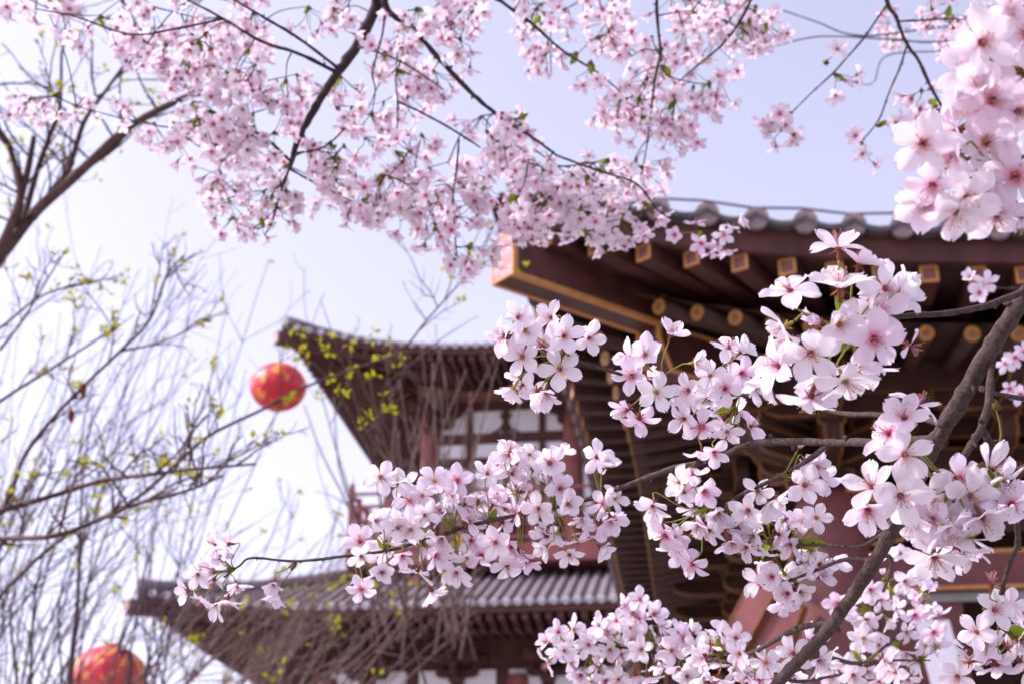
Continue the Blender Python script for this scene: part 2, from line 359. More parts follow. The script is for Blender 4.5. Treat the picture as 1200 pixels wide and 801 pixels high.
# corner beams, front-left corner is the one in view
Z = V((0, 0, 1))
def corner_beam(cx, cy, dx, dy):
    d = V((dx, dy, 0)).normalized(); a = d.cross(Z); c = V((cx, cy, 0))
    tip = c-d*.36; hb = .30; wb = .215; zb = 5.385
    p0 = tip+Z*(zb+hb/2); p1 = tip+d*1.25+Z*(zb+hb/2-.005)
    mb = MB(); mb.beam(p0, p1, wb, hb, 0); mb.box(p0-d*.003, d*.003, a*(wb/2-.012), Z*(hb/2-.013), 1)
    cb = mb.build('corner_beam', [M['redpaint'], M['endface']], pav)
    g_ = MB(); t = .022
    for s_ in (-1, 1):
        g_.box((p0+p1)/2+a*s_*(wb/2+.001)-Z*(hb/2-t/2-.001), d*((p1-p0).length/2), a*.004, Z*(t/2), 0)      # lower side edge
        g_.box((p0+p1)/2+a*s_*(wb/2-.018)-Z*(hb/2+.001), d*((p1-p0).length/2-.004), a*.016, Z*.003, 0)
        g_.box(p0-d*.004+a*s_*(wb/2-.006), d*.006, a*.008, Z*(hb/2+.003), 0)
        g_.box(p0+a*s_*(wb/2+.001)+d*.012, d*.012, a*.004, Z*(hb/2-t), 0)
        g_.box(p1+a*s_*(wb/2+.001)-d*.012, d*.014, a*.0045, Z*(hb/2-t), 0)
    g_.box(p0-d*.004-Z*(hb/2-.007), d*.0055, a*(wb/2+.001), Z*.0085, 0); g_.box(p0-d*.004+Z*(hb/2-.007), d*.0055, a*(wb/2+.001), Z*.0085, 0)
    g_.build('gold_edging', M['gold'], cb)
    # lower beam with a cut nose
    q = tip+d*1.20; mb = MB(); h2 = .30; w2 = .20; L = 2.0
    pr = [(0, 0), (0, -.10), (.10, -h2), (L, -h2+.05), (L, .05)]
    o2 = q+Z*(zb-.003); mb.prism(pr, o2, d, Z, a, w2, 0); lb = mb.build('lower_corner_beam', [M['redpaint']], pav)
    g_ = MB(); g_.outline(pr, o2, d, Z, a, w2/2+.003, .022, 0); g_.outline(pr, o2, d, Z, -a, w2/2+.003, .022, 0)
    g_.box(o2-Z*.05-d*.003+a*(w2/2-.01), d*.004, a*.011, Z*.05, 0); g_.box(o2-Z*.05-d*.003-a*(w2/2-.01), d*.004, a*.011, Z*.05, 0)
    g_.build('gold_edging', M['gold'], lb)
corner_beam(X0-.0, Y0-.0, 1, 1); corner_beam(X1, Y0, -1, 1); corner_beam(X1, Y1, -1, -1); corner_beam(X0, Y1, 1, -1)
# body
CX, CY = 1.04, 9.97
def cyl(mb, x, y, z0, z1, r, n=28, mi=0, taper=0):
    mb.tube([(x, y, z0), (x, y, (z0+z1)/2), (x, y, z1-.25), (x, y, z1-.08), (x, y, z1)], [r, r*.99, r*.97, r*.93, r*.8], n, mi)
cols_x = [CX, 3.9, 6.5, 7.9+.1]; cols_y = [CY, 13.3, 17.3, 21.2]
for i, x in enumerate(cols_x):
    for j, y in enumerate(cols_y):
        if 0 < i < 3 and 0 < j < 3: continue
        mb = MB(); cyl(mb, x, y, .55, 4.62, .27); mb.build('column', M['redcol'], pav)
        mb = MB(); mb.tube([(x, y, .42), (x, y, .5), (x, y, .56)], [.38, .40, .31], 24, 0); mb.build('column_base', M['stone'], pav)
mb = MB(); mb.abox(-.6, 9.5, 8.3, 22.8, 0, .42); mb.build('platform', M['stone'], pav)
# eave purlins and dark frieze boards
XE, YE = cols_x[-1], cols_y[-1]
mb = MB()
mb.abox(CX-.35, XE+.35, CY-.12, CY+.12, 5.26, 5.62); mb.abox(CX-.12, CX+.12, CY+.13, YE-.13, 5.26, 5.62); mb.abox(XE-.12, XE+.12, CY+.13, YE-.13, 5.26, 5.62); mb.abox(CX-.35, XE+.35, YE-.12, YE+.12, 5.26, 5.62)
mb.abox(CX-1.0, XE+1.0, CY-.72, CY-.58, 5.17, 5.36); mb.abox(CX-.72, CX-.58, CY-.57, YE+.6, 5.17, 5.36)
mb.build('purlins', M['darkwood'], pav)
for (a, b, c, d) in ((CX, XE, CY, CY), (CX, CX, CY, YE), (XE, XE, CY, YE), (CX, XE, YE, YE)):
    hz = a != b
    for (z0, z1, th, nm, mt) in ((4.52, 4.62, .19, 'plate_beam', 'redpaint'), (4.30, 4.50, .10, 'shaded_gap_board', 'darkwood'), (3.90, 4.17, .13, 'lintel', 'redcol')):  # dark wood in the gap paints the shade of the hollow there
        mb = MB()
        if hz: mb.abox(a+.1, b-.1, c-th, c+th, z0, z1)
        else: mb.abox(a-th, a+th, c+.1, d-.1, z0, z1)
        lo = mb.build(nm, M[mt], pav)
        if nm != 'shaded_gap_board':
            g_ = MB()
            for zz in (z0+.012, z1-.012):
                if hz: g_.abox(a+.1, b-.1, c-th-.006, c-th+.002, zz-.014, zz+.014)
                else: g_.abox(a-th-.006, a-th+.002, c+.1, d-.1, zz-.014, zz+.014)
            g_.build('gold_edging', M['gold'], lo)
# wall boards under the lintels, with dark openings between them
wl = MB()
wl.abox(CX+.2, 1.86, CY-.05, CY+.05, .42, 3.895); wl.abox(3.2, 3.8, CY-.05, CY+.05, .42, 3.895); wl.abox(4.0, 6.4, CY-.05, CY+.05, .42, 3.895)
wl.abox(CX-.05, CX+.05, 11.9, YE, .42, 3.895); wl.abox(XE-.05, XE+.05, CY+.2, YE-.2, .42, 3.895); wl.abox(CX+.2, XE-.2, YE-.05, YE+.05, .42, 3.895)
wl.build('wall', M['redcol'], pav)
wl = MB(); wl.abox(CX+.1, 3.8, CY-.075, CY-.052, 3.83, 3.893); wl.build('pale_rail', M['stone'], pav)
wl = MB(); wl.abox(CX+.5, XE-.5, CY+1.0, YE-.6, .43, 5.5); wl.build('shaded_inner_wall', M['darkwood'], pav)  # dark colour stands in for shade in the hollow interior
# brackets
nb = 0
for i in range(7): bracket(pav, (CX+i*1.15, CY, 4.625), V((1, 0, 0)), V((0, -1, 0)), .98)
for j in range(1, 10): bracket(pav, (CX, CY+j*1.15, 4.625), V((0, -1, 0)), V((-1, 0, 0)), .98)
# diagonal bracket out to the corner
bracket(pav, (CX-.02, CY-.02, 4.628), V((.7071, -.7071, 0)), V((-.7071, -.7071, 0)), 1.15)
# sloping braces with gold edges beside the corner column
for (a, b, w_) in (((905, 672), (864, 748), .19), ((925, 700), (890, 800), .27)):
    p0 = PY(*a, 9.62); p1 = PY(*b, 9.9); mb = MB(); d = (p1-p0).normalized(); sd = V((.75, -.66, 0)).normalized()
    sd = (sd-d*sd.dot(d)).normalized(); nn = d.cross(sd)
    L = (p1-p0).length/2; cc = (p0+p1)/2
    mb.box(cc, d*L, sd*w_/2, nn*.03); br = mb.build('brace_board', M['redcol'], pav)
    g_ = MB()
    for s_ in (-1, 1): g_.box(cc+sd*s_*(w_/2+.008), d*(L-.002), sd*.005, nn*.036)
    g_.build('gold_edging', M['golddim'], br)
# carved scrolls under the lintel ends
for x, sg in ((CX+.27, 1), (3.63, -1)):
    pr = [(0, 0), (.75*sg, 0), (.62*sg, -.06), (.5*sg, -.07), (.42*sg, -.14), (.26*sg, -.15), (.2*sg, -.24), (0, -.27)]
    if sg < 0: pr = pr[::-1]
    mb = MB(); mb.prism(pr, (x, CY-.02, 4.515), V((1, 0, 0)), Z, V((0, -1, 0)), .08, 0); mb.outline(pr, (x, CY-.02, 4.515), V((1, 0, 0)), Z, V((0, -1, 0)), .044, .02, 1)
    mb.build('carved_corbel', [M['redpaint'], M['gold']], pav)
# white board
a = PY(1072, 727, 9.45); b = PY(1112, 726, 9.45); mb = MB()
c_ = PY(1135, 810, 9.35); dn = (c_-b); mb.box((a+c_)/2, (b-a)/2, dn/2, V((0, .012, 0)))
wb = mb.build('white_board', M['board']); tag(wb, 'plain white rectangular board hung on the dark red wall at lower right', 'board')
# conductor wire over the tile ends
mb = MB(); pts = []
for i in range(33):
    t = .3+i*.27; p = R1.pt('front', t, -.03, .105+(.01 if i % 2 else -.01)); pts.append(p)
mb.tube(pts, .008, 5, 0); mb.build('roof_wire', M['wire'], pav)
# ================================================================== FAR TOWER
tow = thing('gate_tower', (2.5, 44, 0), 'tall distant tower with brown eaves, white plaster panels and a red railing, behind bare branches', 'building')
TM = (M['brown'], M['brownlt'], M['brownlt'])
def tower_roof(x0, x1, y0, y1, z0, lift, flare, O, vmax, slope, ind, pitch=.29, L=5.0):
    R = Roof(x0, x1, y0, y1, z0, lift, flare, L, slope, .006, O, pitch, 1.3)
    rt = MB()
    for s_ in R.sides: R.surface(s_, vmax, 0, rt)
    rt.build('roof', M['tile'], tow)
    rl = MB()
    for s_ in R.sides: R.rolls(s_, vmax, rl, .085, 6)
    rl.build('roll_tiles', [M['tile'], M['tileglint']], tow)
    for s_ in R.sides:
        drips(R, s_, tow, .07, 0, M['tile']); fascia(R, s_, tow, -.24, -.02, .06, M['brown'])
        rs = (.15, -.33, .03, 1.3, .085, -.60, .9, .14)
        if s_ == 'front': rafters(R, s_, 0, 13.2, tow, rs, True, False, TM)
        else: rafters(R, s_, 9e9, 0, tow, rs, True, False, TM)
    for sd, t in (('front', 0), ('front', 1), ('back', 0), ('back', 1)):
        ln = R.sides[sd][3]; mb = MB()
        pts = [R.pt(sd, (v if t == 0 else ln-v), v, .17) for v in [i*vmax/12 for i in range(13)]]
        mb.tube(pts, [.17]*13, 8, 0); mb.build('hip_ridge', M['tile'], tow)
        c = R.pt(sd, 0 if t == 0 else ln, 0, 0); dd = (pts[2]-pts[0]); dd.z = 0; dd.normalize(); mb = MB()
        mb.beam(c-dd*.25-Z*.42, c+dd*2.6-Z*.25, .30, .36, 0); mb.box(c-dd*.262-Z*.42, dd*.008, dd.cross(Z)*.11, Z*.13, 1)
        mb.build('corner_beam', [M['brown'], M['endface']], tow)
    return R
TX0, TX1 = -10.42, 12.5
RU = tower_roof(TX0, TX1, 36, 50.5, 17.25, .68, .45, 3.4, 7.2, .34, True)
mb = MB(); zr = RU.pt('front', 7.2, 7.2).z; mb.abox(TX0+7.2, TX1-7.2, 42.9, 43.6, zr-.1, zr+.9); mb.build('ridge', M['tile'], tow)
RL = tower_roof(-13.1, 14.8, 34, 53, 9.55, .42, .45, 3.2, 4.3, .40, True)
BX0, BX1, BY0, BY1 = -7.35, 9.4, 39.3, 47.3
mb = MB(); mb.abox(BX0, BX1, BY0, BY1, 10.8, 17.9); mb.build('wall', M['brown'], tow)
# upper storey front: beams, posts and white panels (z measured at Y=39.3)
def zt(y, Y=39.3): return PY(600, y, Y).z
mb = MB()
mb.abox(BX0-.3, BX1+.3, BY0-.55, BY0-.03, zt(470), zt(456)); mb.build('eave_beam', M['brownlt'], tow)
mb = MB()
for y in (513, 541, 612): mb.abox(BX0-.05, BX1+.05, BY0-.16, BY0-.03, zt(y+5), zt(y-5))
mb.build('tie_beams', M['brown'], tow)
posts = [PY(x, 520, 39.3).x for x in (484, 520, 556, 590, 625, 657, 690, 722)]
sp = posts[1]-posts[0]; posts = [BX0+.12+i*1.08 for i in range(16)]
for i in range(15):
    a, b = posts[i]+.1, posts[i+1]-.1
    for (ya, yb, nm) in ((481, 507, 'plaster_panel'), (519, 535, 'plaster_panel'), (547, 606, 'window_panel')):
        mb = MB(); mb.abox(a, b, BY0-.045, BY0-.005, zt(yb), zt(ya)); mb.build(nm, M['plaster'], tow)
for i in range(16):
    mb = MB(); mb.abox(posts[i]-.095, posts[i]+.095, BY0-.13, BY0-.006, zt(612), zt(480)); mb.build('post', M['brown'], tow)
for i in range(0, 16, 2):
    if i % 4 == 0: bracket(tow, (posts[i], BY0-.14, zt(508)), V((1, 0, 0)), V((0, -1, 0)), 1.3, False, [M['brown'], M['gold']])
    else:
        mb = MB(); x = posts[i]; z = zt(508)
        pr = [(-.62, 0), (-.45, .02), (-.2, .14), (-.09, .3), (-.09, .45), (-.16, .5), (-.16, .62), (.16, .62), (.16, .5), (.09, .45), (.09, .3), (.2, .14), (.45, .02), (.62, 0), (.34, -.0), (.12, .12), (0, .22), (-.12, .12), (-.34, 0)]
        mb.prism(pr, (x, BY0-.09, z), V((1, 0, 0)), Z, V((0, -1, 0)), .07, 0); mb.build('splayed_strut', M['darkwood'], tow)
for x in (BX0, BX0+4.2, BX0+8.4, BX1):
    mb = MB(); cyl(mb, x, BY0-.02, 10.9, zt(480), .26, 16); mb.build('column', M['rail'], tow)
for j in range(1, 5):
    bracket(tow, (BX0-.05, BY0+j*1.7, zt(508)), V((0, -1, 0)), V((-1, 0, 0)), 1.3, False, [M['brown'], M['gold']])
# balcony
GX0, GX1, GY0, GY1 = -9.15, 11.2, 36.9, 49.3
zb = PY(660, 655, GY0).z; zt_ = PY(660, 632, GY0).z
mb = MB(); mb.abox(GX0, GX1, GY0, GY1, zb, zt_-.02); mb.build('balcony_floor', M['rail'], tow)
mb = MB(); z0, z1 = zt_-.02, PY(420, 575, GY0).z; n_ = 20; dx = (GX1-GX0)/n_
for i in range(n_+1):
    p = MB(); x = GX0+.08+i*(GX1-GX0-.16)/n_; p.abox(x-.07, x+.07, GY0+.02, GY0+.16, z0, z1+.12); p.tube([(x, GY0+.09, z1+.12), (x, GY0+.09, z1+.2), (x, GY0+.09, z1+.28)], [.05, .085, .02], 8, 0)
    if i < 12: p.build('railing_post', M['rail'], tow)
for zz in (z1-.06, z1-.42, z0+.18): mb.abox(GX0+.02, GX1, GY0+.06, GY0+.12, zz-.04, zz+.04); mb.abox(GX0+.05, GX0+.11, GY0+.13, GY1, zz-.04, zz+.04)
for i in range(12): y = GY0+1+i; mb.abox(GX0+.02, GX0+.14, y-.06, y+.06, z0, z1+.1)
for i in range(n_*4): x = GX0+(i+.5)*dx/4; mb.abox(x-.02, x+.02, GY0+.075, GY0+.105, z0+.2, z1-.44)
mb.build('railing', M['rail'], tow)
# storey between balcony and lower roof
mb = MB(); mb.abox(BX0-.5, BX1+.5, BY0-.6, BY1+.6, RL.pt('front', 10, 4.2).z-.3, zb-.05); mb.build('storey_core', M['brown'], tow)
for i in range(12):
    bracket(tow, (BX0-.2+i*1.45, BY0-.65, zb-.78), V((1, 0, 0)), V((0, -1, 0)), 1.15, False, [M['brown'], M['gold']])
    mb = MB(); x = BX0+.55+i*1.45; mb.abox(x-.42, x+.38, BY0-.66, BY0-.61, zb-.78, zb-.25); mb.build('plaster_panel', M['plaster'], tow)
# lower storey
LX0, LX1, LY0 = -9.6, 10.9, 37.4
mb = MB(); mb.abox(LX0, LX1, LY0, 49.6, .8, 9.9); mb.build('lower_storey', M['brown'], tow)
for i in range(18):
    x = LX0+.5+i*1.2; zc = PY(600, 792, LY0).z
    mb = MB(); mb.abox(x-.42, x+.42, LY0-.05, LY0-.006, zc-.7, zc+.18); mb.build('plaster_panel', M['plaster'], tow)
    if i % 2 == 0: bracket(tow, (x+.6, LY0-.1, zc-.2), V((1, 0, 0)), V((0, -1, 0)), 1.2, False, [M['brown'], M['gold']])
for x in (LX0, -4.5, .6, 5.7, LX1):
    mb = MB(); cyl(mb, x, LY0-.03, .8, 8.4, .3, 16); mb.build('column', M['rail'], tow)
mb = MB(); mb.abox(-12.5, 13.8, 35, 52, 0, .8); mb.build('platform', M['stone'], tow)
# ================================================================== LANTERNS
def lantmat():
    m, t, b = newmat('lantern_silk')
    tc = N(t, 'ShaderNodeTexCoord'); n = N(t, 'ShaderNodeTexNoise', Scale=3.4, Detail=5, Roughness=.6, Distortion=1.2); t.links.new(tc.outputs['Object'], n.inputs['Vector'])
    v = N(t, 'ShaderNodeTexVoronoi', Scale=5.5); t.links.new(tc.outputs['Object'], v.inputs['Vector'])
    f = N(t, 'ShaderNodeMath', operation='MULTIPLY_ADD'); f.inputs[1].default_value = -.35; t.links.new(v.outputs['Distance'], f.inputs[0]); t.links.new(n.outputs['Fac'], f.inputs[2])
    c = ramp(t, f.outputs[0], [(.35, (.56, .012, .030)), (.40, (.72, .24, .04))])
    t.links.new(c, b.inputs['Base Color']); b.inputs['Roughness'].default_value = .42
    return m
M['lantern'] = lantmat()
def lantern(px_, py_, d, wpx, label):
    c = P(px_, py_, d); r = wpx*d/1666.7/2; h = r*.86
    L = thing('red_lantern', c, label, 'lantern', 'red festival lanterns')
    mb = MB(); rows = []; nl = 48; na = 20
    for i in range(na+1):
        a = -pi/2+.13+(pi-.26)*i/na; rows.append([])
        for j in range(nl+1):
            t = 2*pi*j/nl; rr = r*(1-.035*(1 if j % 4 == 0 else 0)*cos(a)); rows[-1].append(c+V((cos(a)*cos(t)*rr, cos(a)*sin(t)*rr, sin(a)*h)))
    mb.grid(rows, 0); mb.build('shade', M['lantern'], L)
    for s_ in (-1, 1):
        mb = MB(); z = h*.985; mb.tube([c+Z*s_*z, c+Z*s_*(z+r*.06)], r*.17, 20, 0); mb.build('cap', M['gold'], L)
    mb = MB(); mb.tube([c+Z*h, c+Z*(h+.22)], .005, 5, 0); mb.build('cord', M['wire'], L)
    return c+Z*(h+.5)
a1 = lantern(326, 453, 19, 66, 'upper red lantern with gold flower print, beside the upturned tower eave')
a2 = lantern(126, 796, 15.5, 92, 'lower red lantern half hidden behind dense bare twigs')
# ================================================================== BARE TREES
def leafq(mb, p, s_, mi=0, d=None):
    d = d or rv(); a = d.orthogonal().normalized(); a = Quaternion(d, rnd(0, 6.28)) @ a; q = d.cross(a)
    mb.add([p, p+d*s_*.5+a*s_*.28+q*s_*.08, p+d*s_, p+d*s_*.5-a*s_*.28+q*s_*.08], [(0, 1, 2, 3)], mi)
def shoot(mb, lv, pts, r0, r1, side=.5, ln=.3, leaf=0, lsz=.03, sub=6, dirup=V((0, 0, 1)), knots=True, lmi=0, depth=1):
    a, e = V(pts[0]), V(pts[-1]); L0 = (e-a).length; base = spline(pts, 2)
    kink = [p+rv()*L0*.022*(0 if i == 0 else 1) for i, p in enumerate(base)]
    sp_ = spline(kink, 3); n = len(sp_)
    rad = [r0+(r1-r0)*(i/(n-1))**.8 for i in range(n)]
    mb.tube([p+rv()*r0*.3*(0 if i == 0 else 1) for i, p in enumerate(sp_)], rad, 5 if r0 < .03 else 8, 0)
    if knots:
        for i in range(2, n-1):
            for t in (0, .5):
                x = sp_[i].lerp(sp_[i+1], t); dd = rv(); mb.tube([x, x+dd*rad[i]*2.6], [rad[i]*.9, rad[i]*.3], 3, 0, False)
    m_ = max(1, int(L0*side/ln*3)) if side else 0
    for k in range(m_):
        i = random.randint(max(1, n//5), n-2); p = sp_[i]; d = (sp_[i+1]-sp_[i]).normalized()
        o_ = rv(); o_ = (o_-d*o_.dot(d)).normalized(); l = ln*rnd(.4, 1.5)*(1-.4*i/n); r = max(rad[i]*.6, r1)
        if depth > 0 and random.random() < .45:
            e1 = p+(d*.85+o_*.55).normalized()*l*1.6; m1 = p.lerp(e1, .45)+o_*l*.12
            shoot(mb, lv, [p, m1, e1], r, r1*.8, side*.7, ln*.6, leaf, lsz, sub, dirup, knots, lmi, depth-1); continue
        dd = (d*.7+o_*.75).normalized(); q = p+dd*l*.5+rv()*l*.07; e1 = q+(dd*.8+rv()*.35+dirup*.2).normalized()*l*.5
        mb.tube([p, q, e1], [r, r*.75, r*.45], 4, 0, False)
        if random.random() < leaf and lv is not None:
            for _ in range(random.randint(2, 5)): leafq(lv, e1+rv()*lsz*.4, lsz*rnd(.6, 1.2), lmi)
    if lv is not None and leaf and random.random() < leaf*2:
        for _ in range(4): leafq(lv, sp_[-1]+rv()*lsz*.5, lsz, lmi)
def toground(p): return V((p.x, p.y, 0))
# --- T1 thick-limbed tree at the upper left, d=5
t1 = thing('bare_tree', toground(P(-420, 500, 5.0)), 'nearly leafless tree with thick brown limbs reaching in at upper left, tiny yellow buds', 'tree', 'bare budding trees')
d = 5.0; tk = MB(); lv = MB(); tw = MB()
b0 = P(-420, 500, d)
tk.tube(spline([toground(b0), b0*.6+toground(b0)*.4, b0, P(-180, 430, d), P(-60, 365, d)], 6), [.11-.085*i/24 for i in range(25)], 12, 0)
def lim(pp, d, r0, r1, **k):
    pts = [P(x, y, d+rnd(-.05, .05)*d*.3*(0 if i == 0 else 1)) for i, (x, y) in enumerate(pp)]; s_ = spline(pts, 6)
    tk.tube(s_, [r0+(r1-r0)*i/(len(s_)-1) for i in range(len(s_))], 8, 0); return s_
for pp, r0, r1 in (([(-60, 365), (0, 300), (40, 250), (90, 205), (150, 150), (215, 115), (235, 110)], .025, .009), ([(235, 110), (255, 118)], .01, .006),
                   ([(8, 292), (24, 235), (12, 175), (-8, 140), (-20, 90)], .014, .008), ([(25, 268), (42, 205), (58, 160), (70, 125), (72, 60)], .013, .005),
                   ([(72, 222), (88, 175), (100, 140), (125, 105), (150, 70)], .012, .005), ([(38, 255), (70, 215), (85, 190)], .016, .01), ([(85, 205), (130, 175), (160, 140)], .014, .006),
                   ([(-20, 330), (10, 270), (30, 210), (40, 160)], .02, .009)):
    s_ = lim(pp, d, r0, r1)
    for p in s_[3::4]:
        for _ in range(1):
            dd = (rv()+UP*.9).normalized(); q = p+dd*rnd(.15, .45)
            shoot(tw, lv, [p, p.lerp(q, .5)+rv()*.03, q], .005, .002, .4, .12, .22, .026)
tk.build('trunk', M['bark3'], t1); tw.build('twigs', M['bark3'], t1); lv.build('leaves', M['bud'], t1)
# --- T2 tree whose long branches sweep across the left, d=4
def sweep_tree(base, d, lst, label, mat, lsz=.024, leaf=.10, side=.5, ln=.14):
    b = P(*base, d); t = thing('bare_tree', toground(b), label, 'tree', 'bare budding trees'); tk = MB(); tw = MB(); lv = MB()
    tk.tube([toground(b), toground(b)*.5+b*.5+V((.05, 0, 0)), b], [.09, .07, .05], 10, 0)
    for pp, r0, r1 in lst:
        pts = [P(x, y, d*rnd(.97, 1.03)) for x, y in pp]; s_ = spline(pts, 6)
        s_ = [b]+s_ if (s_[0]-b).length > .01 and pp[0][0] < 0 else s_
        n = len(s_); tk.tube(s_, [r0+(r1-r0)*(i/(n-1)) for i in range(n)], 7, 0)
        for p_, q_ in zip(s_[2:], s_[3:]):
            if random.random() < side:
                dd = ((q_-p_).normalized()*.6+rv()*.7+UP*.35).normalized(); l = rnd(.5, 2)*ln
                shoot(tw, lv, [p_, p_+dd*l*.5+rv()*l*.08, p_+dd*l], r1*1.1, r1*.5, .6, ln*.5, leaf, lsz)
    tk.build('trunk', M[mat], t); tw.build('twigs', M[mat], t)
    if lv.v: lv.build('leaves', M['bud'], t)
    return t
sweep_tree((-160, 640), 4.0, [([(-80, 610), (0, 598), (60, 581), (120, 563), (180, 555), (230, 549), (300, 543)], .010, .0035),
    ([(-80, 640), (0, 631), (60, 628), (110, 611), (160, 590), (220, 574), (262, 556)], .009, .0035)],
    'bare tree whose two parallel branches curve in low from the left edge', 'bark3')
sweep_tree((-150, 720), 4.6, [([(-90, 690), (0, 600), (28, 535), (62, 490), (100, 450), (140, 412), (176, 374), (196, 322), (215, 300)], .009, .003),
    ([(140, 412), (190, 400), (250, 372)], .004, .002), ([(-60, 520), (0, 470), (60, 432), (110, 400), (142, 380)], .007, .0025), ([(-50, 410), (0, 384), (50, 346), (112, 330)], .006, .0025),
    ([(0, 410), (30, 370), (60, 320), (80, 290)], .005, .002),
    ([(-60, 760), (60, 640), (150, 590), (205, 545), (245, 510), (310, 478), (350, 456), (420, 430), (470, 410), (500, 375), (540, 330), (552, 312)], .0075, .0022)],
    'bare tree with dark branches crossing the lantern and holding two shrivelled brown leaves', 'bark3', lsz=.03, leaf=.12, side=.3, ln=.13)
# budding tip cluster in front of the tower eave
t3 = thing('bare_tree', toground(P(560, 1000, 5.5)), 'slim sapling with bright yellow-green leaf buds before the tower eave corner', 'tree', 'bare budding trees')
tk = MB(); lv = MB(); b = P(560, 1000, 5.5); tk.tube([toground(b), b], [.03, .02], 8, 0)
for pp in ([(560, 1000), (470, 700), (440, 540), (455, 440), (470, 400)], [(440, 560), (420, 480), (400, 420), (375, 350)], [(440, 540), (390, 450), (350, 410), (330, 385)], [(452, 450), (490, 420), (520, 395), (560, 370)], [(430, 510), (450, 480), (480, 460)]):
    s_ = spline([P(x, y, 5.5) for x, y in pp], 6); tk.tube(s_, [.005-.0038*i/(len(s_)-1) for i in range(len(s_))], 6, 0)
for (x, y) in ((337, 388), (352, 392), (373, 398), (382, 408), (391, 396), (348, 420), (360, 422), (411, 432), (410, 440), (443, 417), (463, 425), (470, 420), (433, 440), (440, 438), (459, 411), (384, 446), (398, 455), (402, 460), (450, 462), (458, 478), (431, 482), (430, 490), (425, 497), (376, 464), (455, 480), (390, 440), (432, 398), (437, 387), (456, 400)):
    p = P(x, y, 5.5+rnd(-.05, .05))
    for _ in range(5): leafq(lv, p+rv()*.012, rnd(.02, .034))
tk.build('trunk', M['bark3'], t3); lv.build('leaves', M['bud'], t3)
# --- willowy shoots, lower left
def thicket(cx, d, n, xr, yr0, tipx, tipy, r0, label, mat, leaf=.1, lsz=.04, curve=.12, side=.9, ln=.5, lm='bud', trunks=()):
    b = P(cx, 1150, d); t = thing('bare_tree', toground(b), label, 'tree', 'bare budding trees'); tk = MB(); tw = MB(); lv = MB()
    tk.tube([toground(b), b], [.09*d/9, .06*d/9], 10, 0)
    for pp, ra, rb in trunks:
        s_ = spline([b]+[P(x, y, d) for x, y in pp], 6); tk.tube(s_, [ra+(rb-ra)*i/(len(s_)-1) for i in range(len(s_))], 8, 0)
    for i in range(n):
        x0 = rnd(*xr); y0 = rnd(*yr0); f = (x0-xr[0])/(xr[1]-xr[0]); dd = d*rnd(.9, 1.12)
        x1 = tipx[0]+(tipx[1]-tipx[0])*f+random.gauss(0, 55); y1 = rnd(*tipy)
        a = P(x0, y0, dd); c = P(x1, y1, dd*rnd(.98, 1.02)); m = a.lerp(c, .5)+RT*(-curve*(c-a).length*rnd(-.3, 1))
        shoot(tw, lv, [a, m, c], r0*rnd(.7, 1.4), r0*.3, side, ln, leaf, lsz)
    tk.build('trunk', M[mat], t); tw.build('twigs', M[mat], t)
    if lv.v: lv.build('leaves', M[lm], t)
thicket(60, 9, 32, (-120, 200), (790, 900), (60, 330), (270, 600), .0075, 'feathery bare tree with many slender grey-violet shoots along the left edge', 'bark5', .05, .045, side=.5, ln=.42,
        trunks=(([(82, 800), (90, 720), (93, 650), (97, 560), (110, 470)], .022, .003), ([(150, 800), (140, 760), (165, 690), (180, 600)], .018, .003), ([(20, 800), (15, 700), (50, 600)], .015, .003)))
thicket(-60, 10.5, 16, (-160, 120), (760, 900), (0, 260), (250, 560), .0065, 'bare tree of pale violet twigs standing farther back at the left edge', 'bark5', .04, .05, side=.5, ln=.5)
thicket(180, 11.5, 28, (0, 330), (800, 880), (150, 480), (580, 700), .010, 'thick tangle of mauve-brown twigs hiding the lower lantern and roof corner', 'bark4', .12, .06, curve=.05, side=.5, ln=.45)
thicket(380, 12.5, 25, (180, 430), (810, 900), (330, 560), (610, 720), .011, 'leaning bare shrub crossing the lower tiled roof of the tower', 'bark4', .10, .06, curve=.04, side=.4, ln=.5)
# upright pale shrub in front of the tower's white panels
thicket(500, 15, 20, (430, 560), (700, 780), (435, 565), (400, 500), .019, 'upright pale shrub standing in front of the white tower panels', 'bark4', .0, .06, curve=.04, side=.25, ln=.6)
# brown leaves on the dark branch
for (x, y) in ((97, 456), (83, 486)):
    p = P(x, y, 4.5); mb = MB(); mb.tube([p+UP*.035, p+UP*.02], .0012, 4, 0)
    rows = [[p+UP*(.02-.045*i/5)+RT*(q*.011*sin(pi*(.1+.85*i/5)))+FW*(.004*q*q+rnd(-.001, .001)) for q in (-1, -.5, 0, .5, 1)] for i in range(6)]
    mb.grid(rows, 0); o = mb.build('dead_leaf', M['rust'])
    tag(o, 'shrivelled brown leaf %s a dark bare twig at left' % ('hanging lower below' if y > 470 else 'clinging upper against'), 'leaf', 'shrivelled brown leaves')
